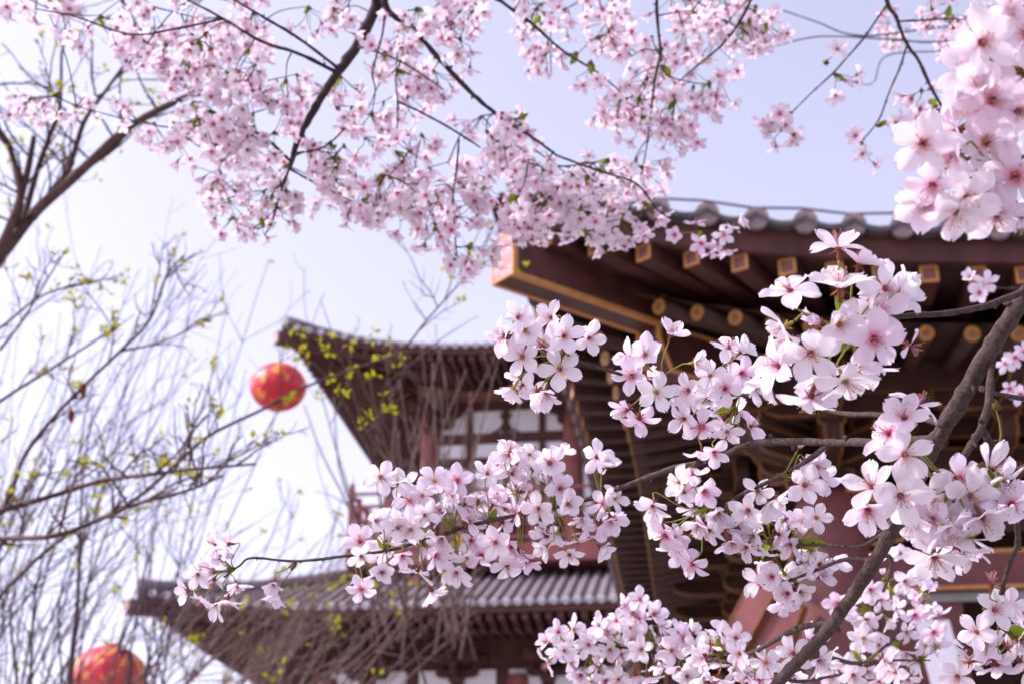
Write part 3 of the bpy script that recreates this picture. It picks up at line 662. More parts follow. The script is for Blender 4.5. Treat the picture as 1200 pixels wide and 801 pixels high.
# ================================================================== CHERRY BLOSSOM
def blossom_mesh(name, petal, cup, detail, seed, miss=0, core='calyx', stamens=16):
    rs = random.Random(seed); verts = []; faces = []; mi = []; sm = []; uv = []
    L = .0185
    rowsN, colsN = (9, 7) if detail else (5, 5)
    prof = [(0, .18), (.12, .38), (.28, .68), (.45, .92), (.62, 1.0), (.78, .90), (.9, .64), (1, .26)]
    def hw(t):
        for (a, b), (c, d_) in zip(prof, prof[1:]):
            if t <= c: f = (t-a)/(c-a); return b+(d_-b)*f
        return prof[-1][1]
    def addf(vs, fs, m, s_, uvs=None):
        k = len(verts); verts.extend(tuple(a) for a in vs)
        for f in fs:
            faces.append([i+k for i in f]); mi.append(m); sm.append(s_)
            for i in f: uv.append(uvs[i] if uvs else (.5, .9))
    for p in range(5):
        if p < miss: continue
        th = 2*pi*p/5+rs.uniform(-.12, .12); cu = cup+rs.uniform(-.18, .18); LL = L*rs.uniform(.92, 1.06); W_ = L*.325*rs.uniform(.9, 1.1)
        tw_ = rs.uniform(-.35, .35); side_curl = rs.uniform(.1, .7); back = rs.uniform(-.25, .45); nd = rs.uniform(.07, .17); ph = rs.uniform(0, 6); crease = rs.uniform(-1.2, .4)
        vs = []; us = []
        for i in range(rowsN):
            t = i/(rowsN-1)
            for j in range(colsN):
                c = -1+2*j/(colsN-1)
                y = LL*(t-nd*(t**7)*max(0, 1-abs(c)*2.0)-.10*(t**4)*(max(0, abs(c)-.45)**2)*2.2)
                x = W_*hw(t)*c
                z = LL*(.05*sin(3*c+ph+4*t)*t+.025*sin(7*c+2*ph)*t*t+crease*max(0, .5-abs(c))*t*.12)+side_curl*W_*.45*hw(t)*c*c
                ang = cu-back*t; yy = y*cos(ang); zz = y*sin(ang)+z*cos(ang); yy -= z*sin(ang)
                xx = x*cos(tw_*t)-0; zz += x*sin(tw_*t)
                yy += .0011
                vs.append((xx*cos(th)-yy*sin(th), xx*sin(th)+yy*cos(th), zz)); us.append((c*.5+.5+p, t))
        addf(vs, [(i*colsN+j, i*colsN+j+1, (i+1)*colsN+j+1, (i+1)*colsN+j) for i in range(rowsN-1) for j in range(colsN-1)], 0, True, us)
    def tube(pts, rad, n, m):
        b = MB(); b.tube(pts, rad, n, 0, True); addf(b.v, b.f, m, True)
    # heart, calyx tube and sepals
    tube([(0, 0, -.0075), (0, 0, -.006), (0, 0, -.002), (0, 0, .0004), (0, 0, .0011)], [.0007, .0013, .0015, .0021, .0012], 7 if detail else 5, 1)
    for p in range(5):
        th = 2*pi*(p+.5)/5; d_ = V((cos(th), sin(th), 0)); s2 = V((-sin(th), cos(th), 0)); b_ = d_*.0016-Z*.0008; dn = -.5 if cup < .6 else .3
        addf([b_-s2*.0011, b_+s2*.0011, b_+d_*.003+Z*dn*.004+s2*.0009, b_+d_*.0048+Z*dn*.006, b_+d_*.003+Z*dn*.004-s2*.0009], [(0, 1, 2, 3, 4)], 1, False)
    for k in range(stamens if detail else stamens//3):
        th = rs.uniform(0, 6.28); sp = rs.uniform(.15, .75); l = rs.uniform(.006, .0105); d_ = V((cos(th)*sin(sp), sin(th)*sin(sp), cos(sp)))
        e = d_*l+Z*.001; tube([d_*.0008, d_*l*.55+Z*.0006, e], [.00017, .00014, .00012] if detail else [.0003]*3, 3, 2)
        r_ = .00048 if detail else .0008; addf([e+Z*r_, e+V((r_, 0, 0)), e+V((0, r_, 0)), e-V((r_, 0, 0)), e-V((0, r_, 0)), e-Z*r_], [(0, 1, 2), (0, 2, 3), (0, 3, 4), (0, 4, 1), (5, 2, 1), (5, 3, 2), (5, 4, 3), (5, 1, 4)], 3, False)
    me = bpy.data.meshes.new(name); me.from_pydata(verts, [], faces)
    for m in (M[petal], M[core], M['filament'], M['anther']): me.materials.append(m)
    me.polygons.foreach_set('material_index', mi); me.polygons.foreach_set('use_smooth', sm)
    ul = me.uv_layers.new(name='UVMap'); ul.data.foreach_set('uv', [x for q in uv for x in q]); me.update()
    return me
HI = [blossom_mesh('blossom', ('petal', 'petal4', 'petal2', 'petal', 'petal4')[i % 5], (.15, .35, .25, .6, .05, .4, .9, .3, .2, .5, -.1, .3, 1.0, .45, .25, .55)[i], True, 100+i, core=('calyx', 'calyx', 'calyxg', 'calyx')[i % 4], stamens=24 if i % 4 != 2 else 16) for i in range(16)]
HID = [blossom_mesh('blossom', 'petal3', (.15, .35, .25, .6, .05, .4, .8, .2)[i], True, 200+i, stamens=26) for i in range(8)]
LO = [blossom_mesh('blossom', 'petal3', (.15, .4, .25, .6, .1, .9, 1.2, .3, .5, .0)[i], False, 300+i, stamens=12) for i in range(10)]
LOW = [blossom_mesh('blossom', 'petal', (.15, .4, .25, .6, .1, .9)[i % 6], False, 400+i, stamens=12) for i in range(8)]
BARE = [blossom_mesh('blossom', 'petal', .6, True, 500, miss=5, stamens=24), blossom_mesh('blossom', 'petal', .3, True, 501, miss=3, stamens=24)]
BUD = [blossom_mesh('flower_bud', 'petal3', 1.5, False, 600+i, stamens=0) for i in range(2)]
NF = [0]
def put_blossom(parent, ploc, pos, face, meshes, scale=1.0):
    me = random.choice(meshes); o = bpy.data.objects.new(me.name.split('.')[0], me); col.objects.link(o); o.parent = parent
    q = face.to_track_quat('Z', 'Y') @ Quaternion((0, 0, 1), rnd(0, 6.28)); o.rotation_mode = 'QUATERNION'; o.rotation_quaternion = q
    o.location = V(pos)-V(ploc); o.scale = (scale,)*3; NF[0] += 1; return o
def leaflet(mb, p, d, s_, mi):
    a = d.orthogonal().normalized(); a = Quaternion(d, rnd(0, 6.28)) @ a; q = d.cross(a); rows = []
    for i in range(6):
        t = i/5; w_ = sin(pi*min(1, .06+t*.94))*.26*s_; c = p+d*s_*t+q*s_*.15*t*t
        rows.append([c-a*w_+q*w_*.5, c-a*w_*.5+q*w_*.15, c, c+a*w_*.5+q*w_*.15, c+a*w_+q*w_*.5])
    mb.grid(rows, mi)
def bud_knob(mb, hub, d, s_=1.0):
    for k in range(5):
        dd = (d+rv()*.6).normalized(); mb.tube([hub-dd*.001, hub+dd*.004*s_, hub+dd*.0085*s_], [.0022*s_, .0021*s_, .0004*s_], 5, 1)
def cluster(bough, hub, flowers, meshes, stem='stem', scale=1.0, leaves=0, pr=.00062, n=5, buds=0):
    """flowers: list of (position, facing)"""
    mb = MB(); cen = V((0, 0, 0))
    for p, f in flowers: cen += (p-hub)
    cen = cen.normalized() if cen.length > 1e-6 else V((0, 0, -1))
    bud_knob(mb, hub, cen, scale)
    for p, f in flowers:
        back = p-f*.0072*scale; L = (back-hub).length; m1 = hub+(back-hub)*.35+cen*L*.12+rv()*L*.05; m2 = back-f*L*.25
        mb.tube(spline([hub, m1, m2.lerp(back, .3), back], 3), [pr*scale]*9+[pr*1.5*scale], n, 0, False)
    bl = []
    for _ in range(buds):
        dd = (cen+rv()*.9).normalized(); p = hub+dd*rnd(.018, .03)*scale; bl.append((p, dd)); mb.tube([hub, hub+dd*.009+rv()*.001, p-dd*.0036], [pr, pr, pr*1.5], 5, 0, False)
    for k in range(leaves):
        leaflet(mb, hub, (cen+rv()*.8).normalized(), rnd(.012, .028)*scale, 2)
    c = mb.build('blossom_cluster', [M[stem], M['scale'], M['leaf']], bough, origin=hub)
    for p, f in flowers: put_blossom(c, hub, p, f, meshes, scale*rnd(.84, 1.1))
    for p, f in bl: put_blossom(c, hub, p, f, BUD, scale*.5)
    return c
def facing(off, cam_w=.8, rad_w=.8, down=.25, rn=.75):
    o_ = off.normalized() if off.length > 1e-6 else V((0, 0, 0))
    return (-FW*cam_w+o_*rad_w-Z*down+rv()*rn).normalized()
def knobby(mb, pts, r0, r1, sub=6, n=8, amp=.10, spurs=True, every=.03):
    s_ = spline(pts, sub); m_ = len(s_); out = []; rad = []
    for i, p in enumerate(s_):
        r = r0+(r1-r0)*i/(m_-1); out.append(p+rv()*r*amp*(i not in (0, m_-1))); rad.append(r*(1+rnd(-amp, amp*1.6)))
    mb.tube(out, rad, n, 0)
    if spurs:
        for i in range(2, m_-1, 3):
            if random.random() < .55:
                r = rad[i]; dd = rv(); ax = (s_[i]-s_[i-1]).normalized(); dd = (dd-ax*dd.dot(ax)).normalized(); b = s_[i]+dd*r*.7; q = min(r, .004)
                mb.tube([b, b+dd*q*.9+ax*q*.3, b+dd*q*1.5+ax*q*.8], [q*.62, q*.55, q*.2], 6, 0)
    return s_
def hero(bough, hubs, flow, meshes, leaves=1, stem='stem', scale=.96, dspread=.022, cam_w=.5, fill=.3):
    groups = {}
    for f in flow:
        h = min(range(len(hubs)), key=lambda i: (hubs[i][0]-f[0])**2+(hubs[i][1]-f[1])**2); groups.setdefault(h, []).append(f)
    for h, fl in groups.items():
        hx, hy, hd = hubs[h]; hub = P(hx, hy, hd); lst = []
        for f in fl:
            dd = hd-.008+rnd(-dspread, dspread)*(1 if len(f) < 4 else 0); p = P(f[0], f[1], dd); off = (p-hub)
            fc = facing(off, cam_w) if len(f) < 3 or f[2] is None else (RT*f[2][0]+UP*f[2][1]-FW*f[2][2]+rv()*.1).normalized()
            lst.append((p, fc))
        if meshes is HI and len(fl) > 2:                       # smaller blooms deeper inside the spray
            for _ in range(int(len(fl)*fill+.5)):
                f = random.choice(fl); p = P(f[0]+rnd(-17, 17), f[1]+rnd(-14, 16), hd+rnd(.0, .035)); off = p-hub
                lst.append((p, facing(off, .1, 1.0, .3, .7)))
        cluster(bough, hub, lst, meshes, stem, scale, leaves, buds=random.randint(0, 2) if meshes is HI and len(fl) > 2 else 0)
# ---------------- A: sharp bough at right
A = thing('cherry_branch', P(1290, 240, 1.0), 'thick cherry bough rising at right with sharp white-pink blossom sprays reaching far left', 'branch')
wd = MB()
knobby(wd, [P(1900, -400, 1.6), P(1500, -60, 1.1), P(1290, 240, 1.0), P(1205, 345, 1.0), P(1160, 410, 1.0), P(1122, 475, 1.02), P(1092, 525, 1.04), P(1062, 590, 1.08), P(1018, 668, 1.14), P(968, 740, 1.2), P(922, 788, 1.25), P(880, 836, 1.3), P(800, 930, 1.4)], .0068, .0051, 9, 14, .085)
TW = [([(1215, 335, 1.0), (1160, 357, .98), (1110, 367, .96), (1065, 370, .94), (1020, 378, .93), (1000, 390, .93)], .0032, .0018),
      ([(1098, 515, 1.03), (1040, 517, 1.08), (985, 518, 1.14), (920, 517, 1.2), (875, 521, 1.24), (840, 536, 1.27), (780, 551, 1.3), (730, 570, 1.33), (690, 584, 1.35), (640, 596, 1.35), (560, 613, 1.36), (500, 632, 1.37), (445, 646, 1.38), (395, 652, 1.38), (345, 657, 1.4), (296, 653, 1.4), (281, 662, 1.4), (262, 676, 1.4)], .0042, .0010),
      ([(1108, 497, 1.02), (1070, 488, 1.06), (1030, 486, 1.1), (975, 482, 1.15), (915, 464, 1.2), (865, 462, 1.24), (800, 460, 1.24), (765, 448, 1.22), (730, 439, 1.21), (690, 427, 1.2), (668, 420, 1.2)], .0030, .0012),
      ([(978, 515, 1.15), (945, 540, 1.18), (905, 562, 1.22), (870, 578, 1.25), (852, 592, 1.27)], .0028, .0018),
      ([(1162, 425, 1.0), (1158, 470, .98), (1150, 500, .97), (1135, 525, .96), (1112, 560, .96)], .0035, .003),
      ([(1150, 455, 1.0), (1175, 463, 1.02), (1215, 468, 1.05)], .0028, .002),
      ([(1052, 608, 1.08), (1030, 628, 1.12), (1005, 640, 1.18), (965, 638, 1.24), (935, 638, 1.28)], .0024, .0015),
      ([(1022, 655, 1.13), (990, 655, 1.18), (955, 668, 1.25), (925, 680, 1.28)], .0022, .0014),
      ([(975, 728, 1.19), (930, 738, 1.28), (880, 765, 1.42), (850, 770, 1.48), (800, 775, 1.55), (760, 762, 1.58), (720, 758, 1.6), (680, 765, 1.6), (655, 762, 1.6)], .0034, .0013),
      ([(945, 765, 1.22), (975, 770, 1.4), (1010, 775, 1.6), (1050, 745, 1.7), (1085, 700, 1.7), (1085, 665, 1.7)], .0030, .0013),
      ([(1030, 650, 1.12), (1045, 655, 1.3), (1040, 680, 1.55), (1025, 710, 1.7)], .0025, .0013),
      ([(918, 790, 1.25), (935, 798, 1.3), (985, 790, 1.5)], .0026, .0014), ([(1010, 775, 1.6), (1050, 773, 1.65), (1090, 773, 1.68)], .002, .001),
      ([(1150, 500, .97), (1180, 560, 1.0), (1193, 630, 1.05), (1183, 660, 1.07), (1175, 690, 1.08), (1170, 730, 1.1)], .0035, .0015),
      ([(1175, 690, 1.08), (1155, 725, 1.1), (1130, 760, 1.12)], .002, .001)]
for pts, r0, r1 in TW: knobby(wd, [P(*p) for p in pts], r0*.8, r1*.85, 6, 8, .12)
wd.build('branch_wood', M['bark'], A)
hero(A, [(1004, 392, .925)], [(983, 291, (.1, 1, -.1)), (1007, 310, (.25, .9, .1)), (985, 338, (0, 1, .15)), (926, 341), (1037, 338, (.2, .1, 1)), (1030, 366, (-.2, .3, .7)), (919, 383), (983, 380, (0, 0, 1)), (1024, 397, (.1, -.3, 1)), (950, 414), (961, 449, (-.2, -.4, .8)), (1003, 428, (0, -.7, .5)), (914, 428, (-.9, .1, .2)), (990, 446, (.2, -.8, .5)), (1055, 345, (.6, .4, .5))], HI, 4, dspread=.014, scale=1.14)
hero(A, [(1035, 395, .93)], [(1066, 405, (.9, -.5, .4))], [BARE[1]], 0)
hero(A, [(668, 420, 1.2)], [(607, 372), (592, 394), (615, 387, (0, 0, 1)), (661, 394, (.1, .3, .8)), (690, 396, (.4, .1, .8)), (636, 407), (612, 418, (-.2, .2, .9)), (656, 432, (.1, 0, 1)), (613, 450), (640, 458), (602, 454), (646, 372)], HI, 1)
hero(A, [(776, 440, 1.22), (862, 478, 1.24), (840, 462, 1.23)], [(786, 392, (.2, .8, .5)), (756, 416, (-.2, .3, .8)), (738, 420), (741, 440, (-.3, 0, .9)), (769, 459, (0, -.1, 1)), (736, 479, (-.6, -.5, .3)), (832, 440, (0, .2, 1)), (884, 454), (832, 467), (807, 457), (802, 490), (852, 505, (0, -.6, .7)), (869, 437), (854, 408, (.1, .7, .5)), (879, 500, (.5, .3, .3)), (837, 529, (-.1, -.5, .6)), (813, 425), (850, 455), (868, 412, (.4, .6, .6)), (822, 500), (858, 482)], HI, 1)
hero(A, [(700, 582, 1.34), (650, 596, 1.35), (612, 602, 1.35), (572, 611, 1.36), (530, 622, 1.365), (495, 634, 1.37), (452, 645, 1.38), (418, 650, 1.38)],
     [(699, 535), (720, 584), (715, 607), (709, 546, (.2, .5, .7)), (466, 565), (446, 558), (423, 651), (422, 634), (447, 670), (423, 690), (495, 580), (498, 603), (509, 563), (536, 563), (600, 555), (578, 590), (607, 575), (631, 595), (590, 612), (571, 555), (598, 527), (621, 532), (644, 542), (618, 563), (656, 572), (653, 624), (682, 606), (549, 612), (547, 652), (564, 650), (594, 662), (618, 658), (489, 670), (506, 692), (524, 668), (535, 670), (466, 618), (452, 632), (472, 650), (463, 606), (676, 635), (704, 641), (667, 649), (707, 589), (630, 615), (552, 632), (581, 635), (518, 629), (480, 585), (520, 600), (560, 585), (645, 560), (665, 590), (600, 640), (640, 640), (510, 650), (482, 620), (690, 625), (545, 590), (530, 580), (605, 600), (625, 545), (585, 545), (440, 610)], HI, 1, scale=.93)
hero(A, [(296, 654, 1.4), (274, 666, 1.4), (346, 660, 1.4)], [(267, 637), (245, 664), (255, 652), (220, 692), (236, 702), (252, 708), (267, 702), (278, 685), (232, 672), (250, 680), (321, 682), (325, 694)], HI, 0, cam_w=.1, scale=.92)
hero(A, [(852, 590, 1.27), (835, 590, 1.27), (875, 585, 1.25)], [(765, 592), (802, 577), (812, 556), (825, 575), (815, 595), (772, 612), (790, 630), (780, 627), (800, 647), (812, 660), (832, 620), (820, 612), (900, 589), (857, 632), (877, 597), (865, 610), (842, 600), (850, 620), (888, 575)], HI, 1, scale=.93)
hero(A, [(918, 556, 1.2)], [(957, 547), (943, 568), (933, 561), (950, 541)], HI, 0)
hero(A, [(935, 640, 1.28), (905, 630, 1.28), (925, 680, 1.28)], [(907, 657), (913, 626), (927, 637), (950, 644), (957, 606), (943, 612), (930, 608), (915, 686), (890, 644), (884, 627), (937, 692), (923, 694), (960, 675), (900, 610), (875, 640), (905, 675), (940, 660), (960, 660)], HI, 1, scale=.93)
hero(A, [(1112, 562, .955), (1150, 545, .96)], [(1075, 474, (.3, .8, .1)), (1060, 490, (-.3, .6, .5)), (1042, 507, (-.8, .2, .4)), (1060, 532, (0, -.1, 1)), (1090, 582, (-.1, -.2, 1)), (1124, 560, (.1, -.1, 1)), (1160, 550, (.5, .3, .6)), (1022, 570, (-.5, .4, .6)), (1017, 596, (-.4, -.6, .6)), (1055, 580), (1125, 594), (1092, 608), (1162, 582), (1185, 590), (1137, 580), (1150, 605), (1127, 645, (.2, -.8, .4)), (1138, 630), (1112, 617), (1095, 652, (-.1, -.7, .5)), (1070, 612), (1176, 562)], HI, 3, dspread=.012, scale=1.1)
hero(A, [(1165, 470, 1.02)], [(1190, 548, (.8, 0, .4))], [BARE[0]], 0)
hero(A, [(1040, 680, 1.62), (1025, 715, 1.7), (1085, 690, 1.7), (1050, 745, 1.7), (1010, 775, 1.6), (1080, 775, 1.68), (1085, 665, 1.7)],
     [(1040, 650), (1055, 648), (1020, 690), (1032, 702), (982, 707), (1015, 725), (1025, 737), (1005, 725), (1050, 712), (1080, 672), (1075, 700), (1088, 707), (1072, 720), (1085, 692), (1012, 747), (1017, 785), (1050, 787), (1062, 762), (1045, 767), (1035, 772), (1002, 765), (1000, 790), (975, 792), (977, 777), (1094, 740), (1077, 777), (1092, 660), (1062, 740), (1040, 725), (1000, 700), (1060, 680), (1100, 720), (1030, 755), (990, 775), (1050, 695), (1085, 757), (1100, 645), (1065, 795), (1030, 798)], HI, 2, cam_w=.6)
hero(A, [(945, 765, 1.3)], [(947, 750), (930, 765), (958, 772)], HI, 0)
hero(A, [(658, 764, 1.6), (690, 765, 1.6), (722, 757, 1.6), (760, 762, 1.58), (800, 774, 1.55), (845, 770, 1.48), (885, 768, 1.42)],
     [(654, 740), (661, 762), (642, 752), (672, 737), (681, 790), (700, 780), (642, 775), (722, 727), (712, 740), (702, 732), (732, 710), (750, 702), (747, 725), (757, 740), (740, 750), (715, 760), (727, 765), (752, 760), (765, 745), (775, 732), (795, 740), (802, 747), (787, 762), (795, 782), (775, 775), (812, 775), (825, 770), (840, 775), (847, 742), (862, 747), (852, 770), (867, 765), (860, 785), (832, 757), (875, 792), (897, 775), (890, 795), (805, 792), (825, 792), (760, 792), (745, 790), (725, 795), (915, 790), (738, 735), (770, 757), (690, 755), (710, 797), (742, 718), (728, 742), (765, 720), (845, 755), (840, 795), (815, 758), (785, 745), (700, 745), (668, 775)], HI, 1, scale=.93)
hero(A, [(1175, 735, 1.1), (1150, 745, 1.1)], [(1165, 714), (1183, 710), (1182, 737), (1145, 740), (1150, 752), (1152, 766), (1168, 780), (1122, 792), (1196, 775), (1195, 750)], HI, 3)
hero(A, [(1172, 705, 1.09)], [(1162, 684, (0, 1, .1)), (1180, 757, (.2, .3, .5)), (1135, 775, (-.8, 0, .3))], [BARE[0]], 1)
# ---------------- D: near, slightly soft bunch at the top right corner
D = thing('cherry_branch', P(1330, 150, .82), 'closest and largest white-pink cherry blossoms filling the top right corner', 'branch'); wd = MB()
for pts, r0, r1 in (([(2300, 300, 1.0), (1330, 150, .82), (1260, 170, .80), (1215, 187, .78), (1185, 188, .78), (1178, 192, .78)], .006, .0022), ([(1330, 150, .82), (1260, 90, .80), (1205, 80, .78)], .003, .0015), ([(1260, 90, .80), (1240, 20, .78), (1200, 0, .77)], .003, .0015)):
    knobby(wd, [P(*p) for p in pts], r0, r1, 6, 10, .1)
wd.build('branch_wood', M['bark'], D)
hero(D, [(1184, 190, .78), (1205, 82, .78), (1205, 5, .78)], [(1173, 28, (-.2, -.8, -.2)), (1160, 70), (1193, 84), (1147, 97), (1082, 168, (-.3, -.1, .9)), (1122, 153), (1155, 167, (0, 0, 1)), (1163, 117), (1193, 130), (1093, 217, (-.4, -.5, .6)), (1088, 236, (-.6, -.5, .5)), (1150, 222, (0, -.3, .9)), (1120, 247, (-.2, -.7, .5)), (1167, 250, (.1, -.7, .5)), (1190, 207), (1195, 250), (1183, 10), (1133, 232), (1205, 40), (1150, 50), (1140, 125), (1125, 190), (1118, 180), (1175, 190), (1135, 85)], HID, 1, dspread=.02, scale=1.02)
# ---------------- top boughs (soft, farther)
def umbel(bough, hub, nfl, meshes, R=.042, scale=1.0, down=1.0, leaves=1, stem='stemd'):
    lst = []
    base = (Z*-down+rv()*.7).normalized()
    for k in range(nfl):
        d_ = (base+rv()*.85).normalized(); p = hub+d_*R*rnd(.65, 1.15); lst.append((p, (d_*1.0+rv()*.5-FW*.2).normalized()))
    cluster(bough, hub, lst, meshes, stem, scale, leaves, .0007, 4)
def top_bough(label, origin, wood, ell, d0, mat='bark2', meshes=None, nfl=(4, 7), seed=1, R=.045):
    random.seed(seed); T = thing('cherry_branch', P(*origin), label, 'branch'); wd = MB(); pts_all = []
    for pts, r0, r1 in wood: pts_all += knobby(wd, [P(*p) for p in pts], r0*.66, max(r1*.7, .0009), 6, 7, .14)
    tot = 0
    for (cx, cy, rx, ry, n) in ell:
        for k in range(int(n*1.12+.5)):
            a = rnd(0, 6.28); q = sqrt(random.random()); hub = P(cx+cos(a)*rx*q, cy+sin(a)*ry*q-12, d0*rnd(.97, 1.12))
            # a spur from the nearest wood carries every cluster
            nr = min(pts_all, key=lambda w_: (w_-hub).length_squared); L = (nr-hub).length
            if L > .02: wd.tube(spline([nr, nr.lerp(hub, .5)+rv()*L*.10+Z*L*.06, hub], 4), [.0014-.0007*i/8 for i in range(9)], 5, 0, False)
            pts_all += [nr.lerp(hub, .6), hub]
            umbel(T, hub, random.randint(*nfl), meshes or LO, R, rnd(.86, 1.02), leaves=1 if random.random() < .5 else 0); tot += 1
    wd.build('branch_wood', M[mat], T); return T
d = 2.25
EW = [([(700, -900, 3.0), (520, -200, 2.4), (452, -30, 2.25), (440, 8, d), (415, 58, d), (390, 92, d), (370, 125, d), (350, 163, d), (340, 196, d)], .020, .005),
      ([(340, 194, d), (330, 222, d), (318, 262, d), (310, 275, d)], .004, .0015), ([(342, 190, d), (315, 165, d), (290, 150, d), (265, 140, 2.3)], .004, .0016),
      ([(345, 180, d), (380, 172, 2.2), (405, 150, 2.2)], .003, .0015), ([(395, 85, d), (350, 63, 2.2), (305, 48, 2.2), (262, 22, 2.15), (205, -8, 2.1)], .005, .002),
      ([(396, 80, d), (350, 45, 2.15), (300, 15, 2.1), (250, -15, 2.1)], .004, .002), ([(340, 198, d), (370, 215, 2.3), (420, 240, 2.3)], .003, .0015),
      ([(262, 22, 2.15), (200, 35, 2.1), (150, 40, 2.1), (90, 20, 2.1), (40, 10, 2.1)], .003, .0012), ([(265, 140, 2.3), (210, 150, 2.35), (150, 140, 2.4), (90, 125, 2.4)], .0025, .001),
      ([(318, 262, d), (300, 268, 2.3), (280, 262, 2.3)], .002, .001)]
EE = [(22, 12, 30, 16, 2), (80, 36, 35, 26, 4), (75, 122, 42, 16, 3), (125, 140, 30, 14, 2), (160, 45, 48, 40, 7), (228, 45, 50, 42, 8), (290, 40, 48, 34, 6), (240, 100, 42, 26, 5), (220, 155, 42, 28, 5), (285, 150, 46, 44, 8), (262, 198, 48, 28, 5), (290, 252, 44, 20, 5), (350, 222, 44, 26, 6), (400, 200, 42, 34, 7), (330, 110, 40, 40, 6), (390, 125, 30, 34, 4), (430, 258, 34, 20, 3), (395, 25, 40, 24, 4)]
top_bough('sweeping dark cherry bough with soft pink blossom at upper left, above the red lantern', (452, -30, 2.25), EW, EE, 2.25, seed=11)
d = 2.2
FWd = [([(520, -200, 2.3), (462, -30, 2.2), (452, 8, d), (482, 32, d), (503, 56, d), (530, 86, d), (560, 116, d), (590, 140, d), (625, 162, 2.15), (652, 182, 2.15)], .009, .0025),
       ([(420, 55, d), (445, 62, 2.15), (475, 75, 2.1), (520, 105, 2.15)], .003, .0015), ([(466, 119, d), (500, 135, d), (535, 155, d), (563, 173, d)], .003, .002), ([(466, 119, d), (466, 142, d), (464, 162, d)], .002, .001),
       ([(452, 8, d), (448, 40, 2.15), (440, 70, 2.1), (436, 88, 2.1)], .003, .0015), ([(482, 32, d), (510, 34, d), (530, 29, d)], .0022, .0012),
       ([(538, 163, d), (535, 200, d), (531, 230, d), (533, 268, d), (535, 300, d)], .0025, .001), ([(466, 119, d), (464, 90, d), (470, 70, 2.15)], .002, .002), ([(652, 182, 2.15), (700, 200, 2.1), (745, 215, 2.1), (775, 250, 2.1), (815, 268, 2.1), (850, 272, 2.1)], .0026, .001)]
FE = [(490, 22, 42, 22, 4), (462, 70, 42, 26, 4), (485, 108, 36, 18, 3), (550, 38, 22, 30, 4), (442, 150, 34, 26, 4), (482, 198, 44, 36, 7), (520, 258, 32, 34, 5), (536, 308, 20, 14, 3), (468, 242, 34, 24, 4), (560, 200, 36, 44, 7), (602, 160, 42, 32, 6), (622, 212, 38, 34, 6), (680, 212, 46, 28, 8), (640, 255, 42, 22, 7), (700, 262, 40, 20, 6), (742, 232, 30, 20, 4), (690, 240, 40, 20, 5)]
top_bough('long slanting cherry branch whose pink blossom masses hang over the pavilion corner', (462, -30, 2.2), FWd, FE, 2.2, seed=12)
d = 2.35
GW = [([(480, -160, 2.5), (560, -25, d), (592, 5, d), (622, 27, d), (660, 60, d), (700, 85, d), (727, 108, d)], .006, .0015), ([(780, -160, 2.5), (770, -20, d), (771, 30, d), (774, 62, d), (768, 90, d), (762, 140, d), (758, 170, d), (752, 205, d)], .005, .0014),
      ([(772, 60, d), (755, 58, d), (740, 66, d)], .0015, .001), ([(774, 80, d), (790, 92, d), (830, 100, d)], .002, .001), ([(930, -140, 2.5), (882, -5, d), (850, 48, d), (818, 76, d), (795, 96, d)], .004, .0015), ([(648, 50, d), (645, 60, d), (646, 85, d)], .0015, .001)]
GE = [(642, 18, 36, 22, 4), (700, 38, 42, 34, 8), (678, 75, 20, 14, 2), (640, 70, 16, 14, 2), (750, 78, 36, 44, 7), (742, 128, 42, 30, 7), (782, 148, 40, 26, 6), (812, 98, 36, 26, 4), (850, 28, 48, 30, 9), (820, 8, 38, 12, 3), (885, 40, 24, 24, 3), (752, 198, 24, 16, 3), (800, 30, 30, 30, 4)]
top_bough('pink blossom sprays hanging from thin twigs at top centre, against open sky', (592, 5, 2.35), GW, GE, 2.35, seed=13)
d = 2.3
HW = [([(1000, -160, 2.3), (1036, -10, d), (1050, 20, d), (1062, 50, d), (1077, 72, d), (1090, 100, d), (1102, 122, d), (1110, 140, d)], .006, .003),
      ([(1040, 5, d), (1012, 45, d), (992, 68, d), (975, 87, d), (952, 108, d), (928, 132, d)], .0028, .0012), ([(1062, 55, d), (1055, 78, d), (1042, 108, d), (1030, 140, d), (1008, 168, d)], .0028, .0012),
      ([(1053, 25, d), (1080, 24, d), (1110, 22, d), (1142, 24, d)], .0028, .0012)]
HG = MB()
H = top_bough('slender forked cherry twig with few small pink clusters, between centre and top right corner', (1036, -10, 2.3), HW, [], 2.3, seed=14)
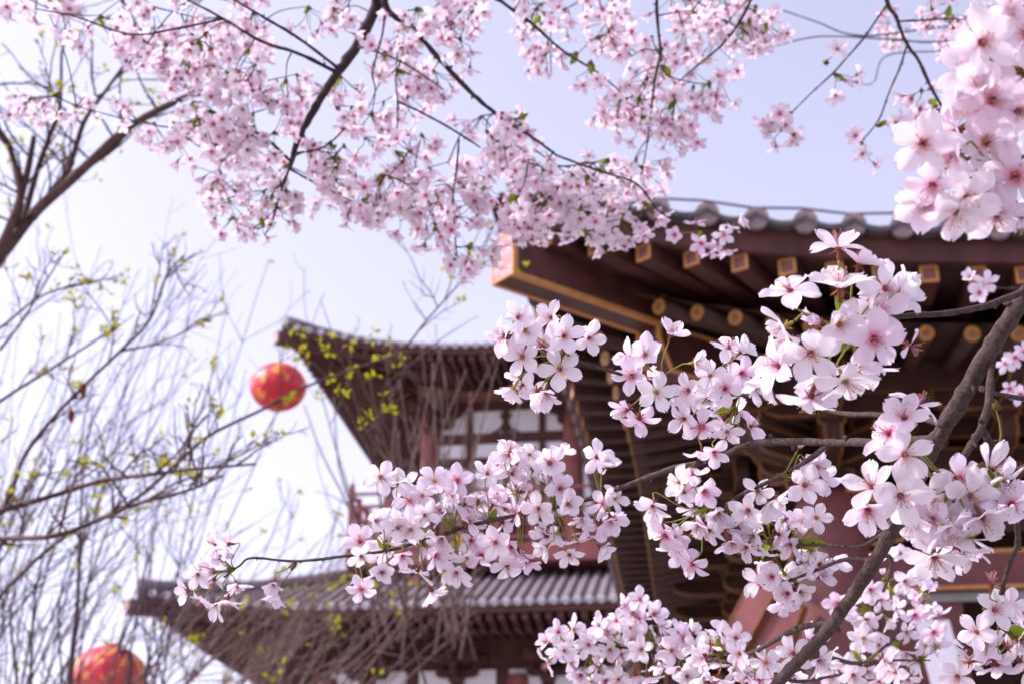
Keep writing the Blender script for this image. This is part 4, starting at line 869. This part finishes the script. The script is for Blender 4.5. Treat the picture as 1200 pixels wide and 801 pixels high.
for (hx, hy, n, dn) in ((928, 132, 8, 1), (916, 138, 4, 1), (977, 86, 4, .8), (968, 75, 1, -.9), (1010, 163, 3, .8), (1028, 148, 2, .6), (1098, 124, 5, .5), (1080, 105, 4, -.3), (1113, 8, 5, .4), (1138, 24, 3, .5), (1092, 12, 3, -.4)):
    umbel(H, P(hx, hy, 2.3), n, LO, .045, 1.05, dn, 1)
d = 3.6
H2 = top_bough('blurred pale cherry twig with a faint pink tuft in the sky near top right', (1160, -30, d), [([(1500, -300, 4), (1250, 20, d), (1110, 48, d), (1040, 46, d), (960, 43, d), (905, 55, d)], .005, .002), ([(1250, 20, d), (1120, 30, d), (1010, 42, d), (955, 25, d), (905, 8, d)], .004, .002), ([(1110, 60, d), (1040, 65, d), (1025, 95, d), (1012, 100, d)], .003, .0015)],
     [(1060, 38, 40, 22, 6), (1110, 50, 30, 22, 5), (1145, 40, 20, 20, 3)], d, mat='bark5', seed=15)
# soft sprigs in front of the right-hand rafters
I = thing('cherry_branch', P(1420, 330, 2.2), 'small out-of-focus blossom twig in front of the gold rafter ends at right edge', 'branch'); wd = MB()
for pts in ([(1500, 330, 2.2), (1250, 340, 2.2), (1195, 338, 2.2), (1160, 337, 2.2)], [(1500, 330, 2.2), (1260, 420, 2.2), (1205, 415, 2.2), (1180, 412, 2.2)], [(1260, 420, 2.2), (1210, 455, 2.2), (1188, 452, 2.2)]): knobby(wd, [P(*p) for p in pts], .003, .0012, 5, 7)
wd.build('branch_wood', M['bark'], I)
hero(I, [(1162, 337, 2.2), (1185, 412, 2.2), (1192, 453, 2.2)], [(1150, 334), (1137, 325), (1157, 331), (1148, 343), (1190, 418), (1200, 412), (1183, 455), (1196, 462), (1178, 425)], LOW, 0, cam_w=.5)
hero(H, [(818, 270, 2.2), (850, 272, 2.2)], [(815, 262), (791, 275), (822, 285), (842, 285), (857, 267), (850, 292), (832, 295), (865, 262), (848, 275)], LOW, 1, cam_w=.5)
print('blossoms', NF[0], 'objects', len(sc.objects))
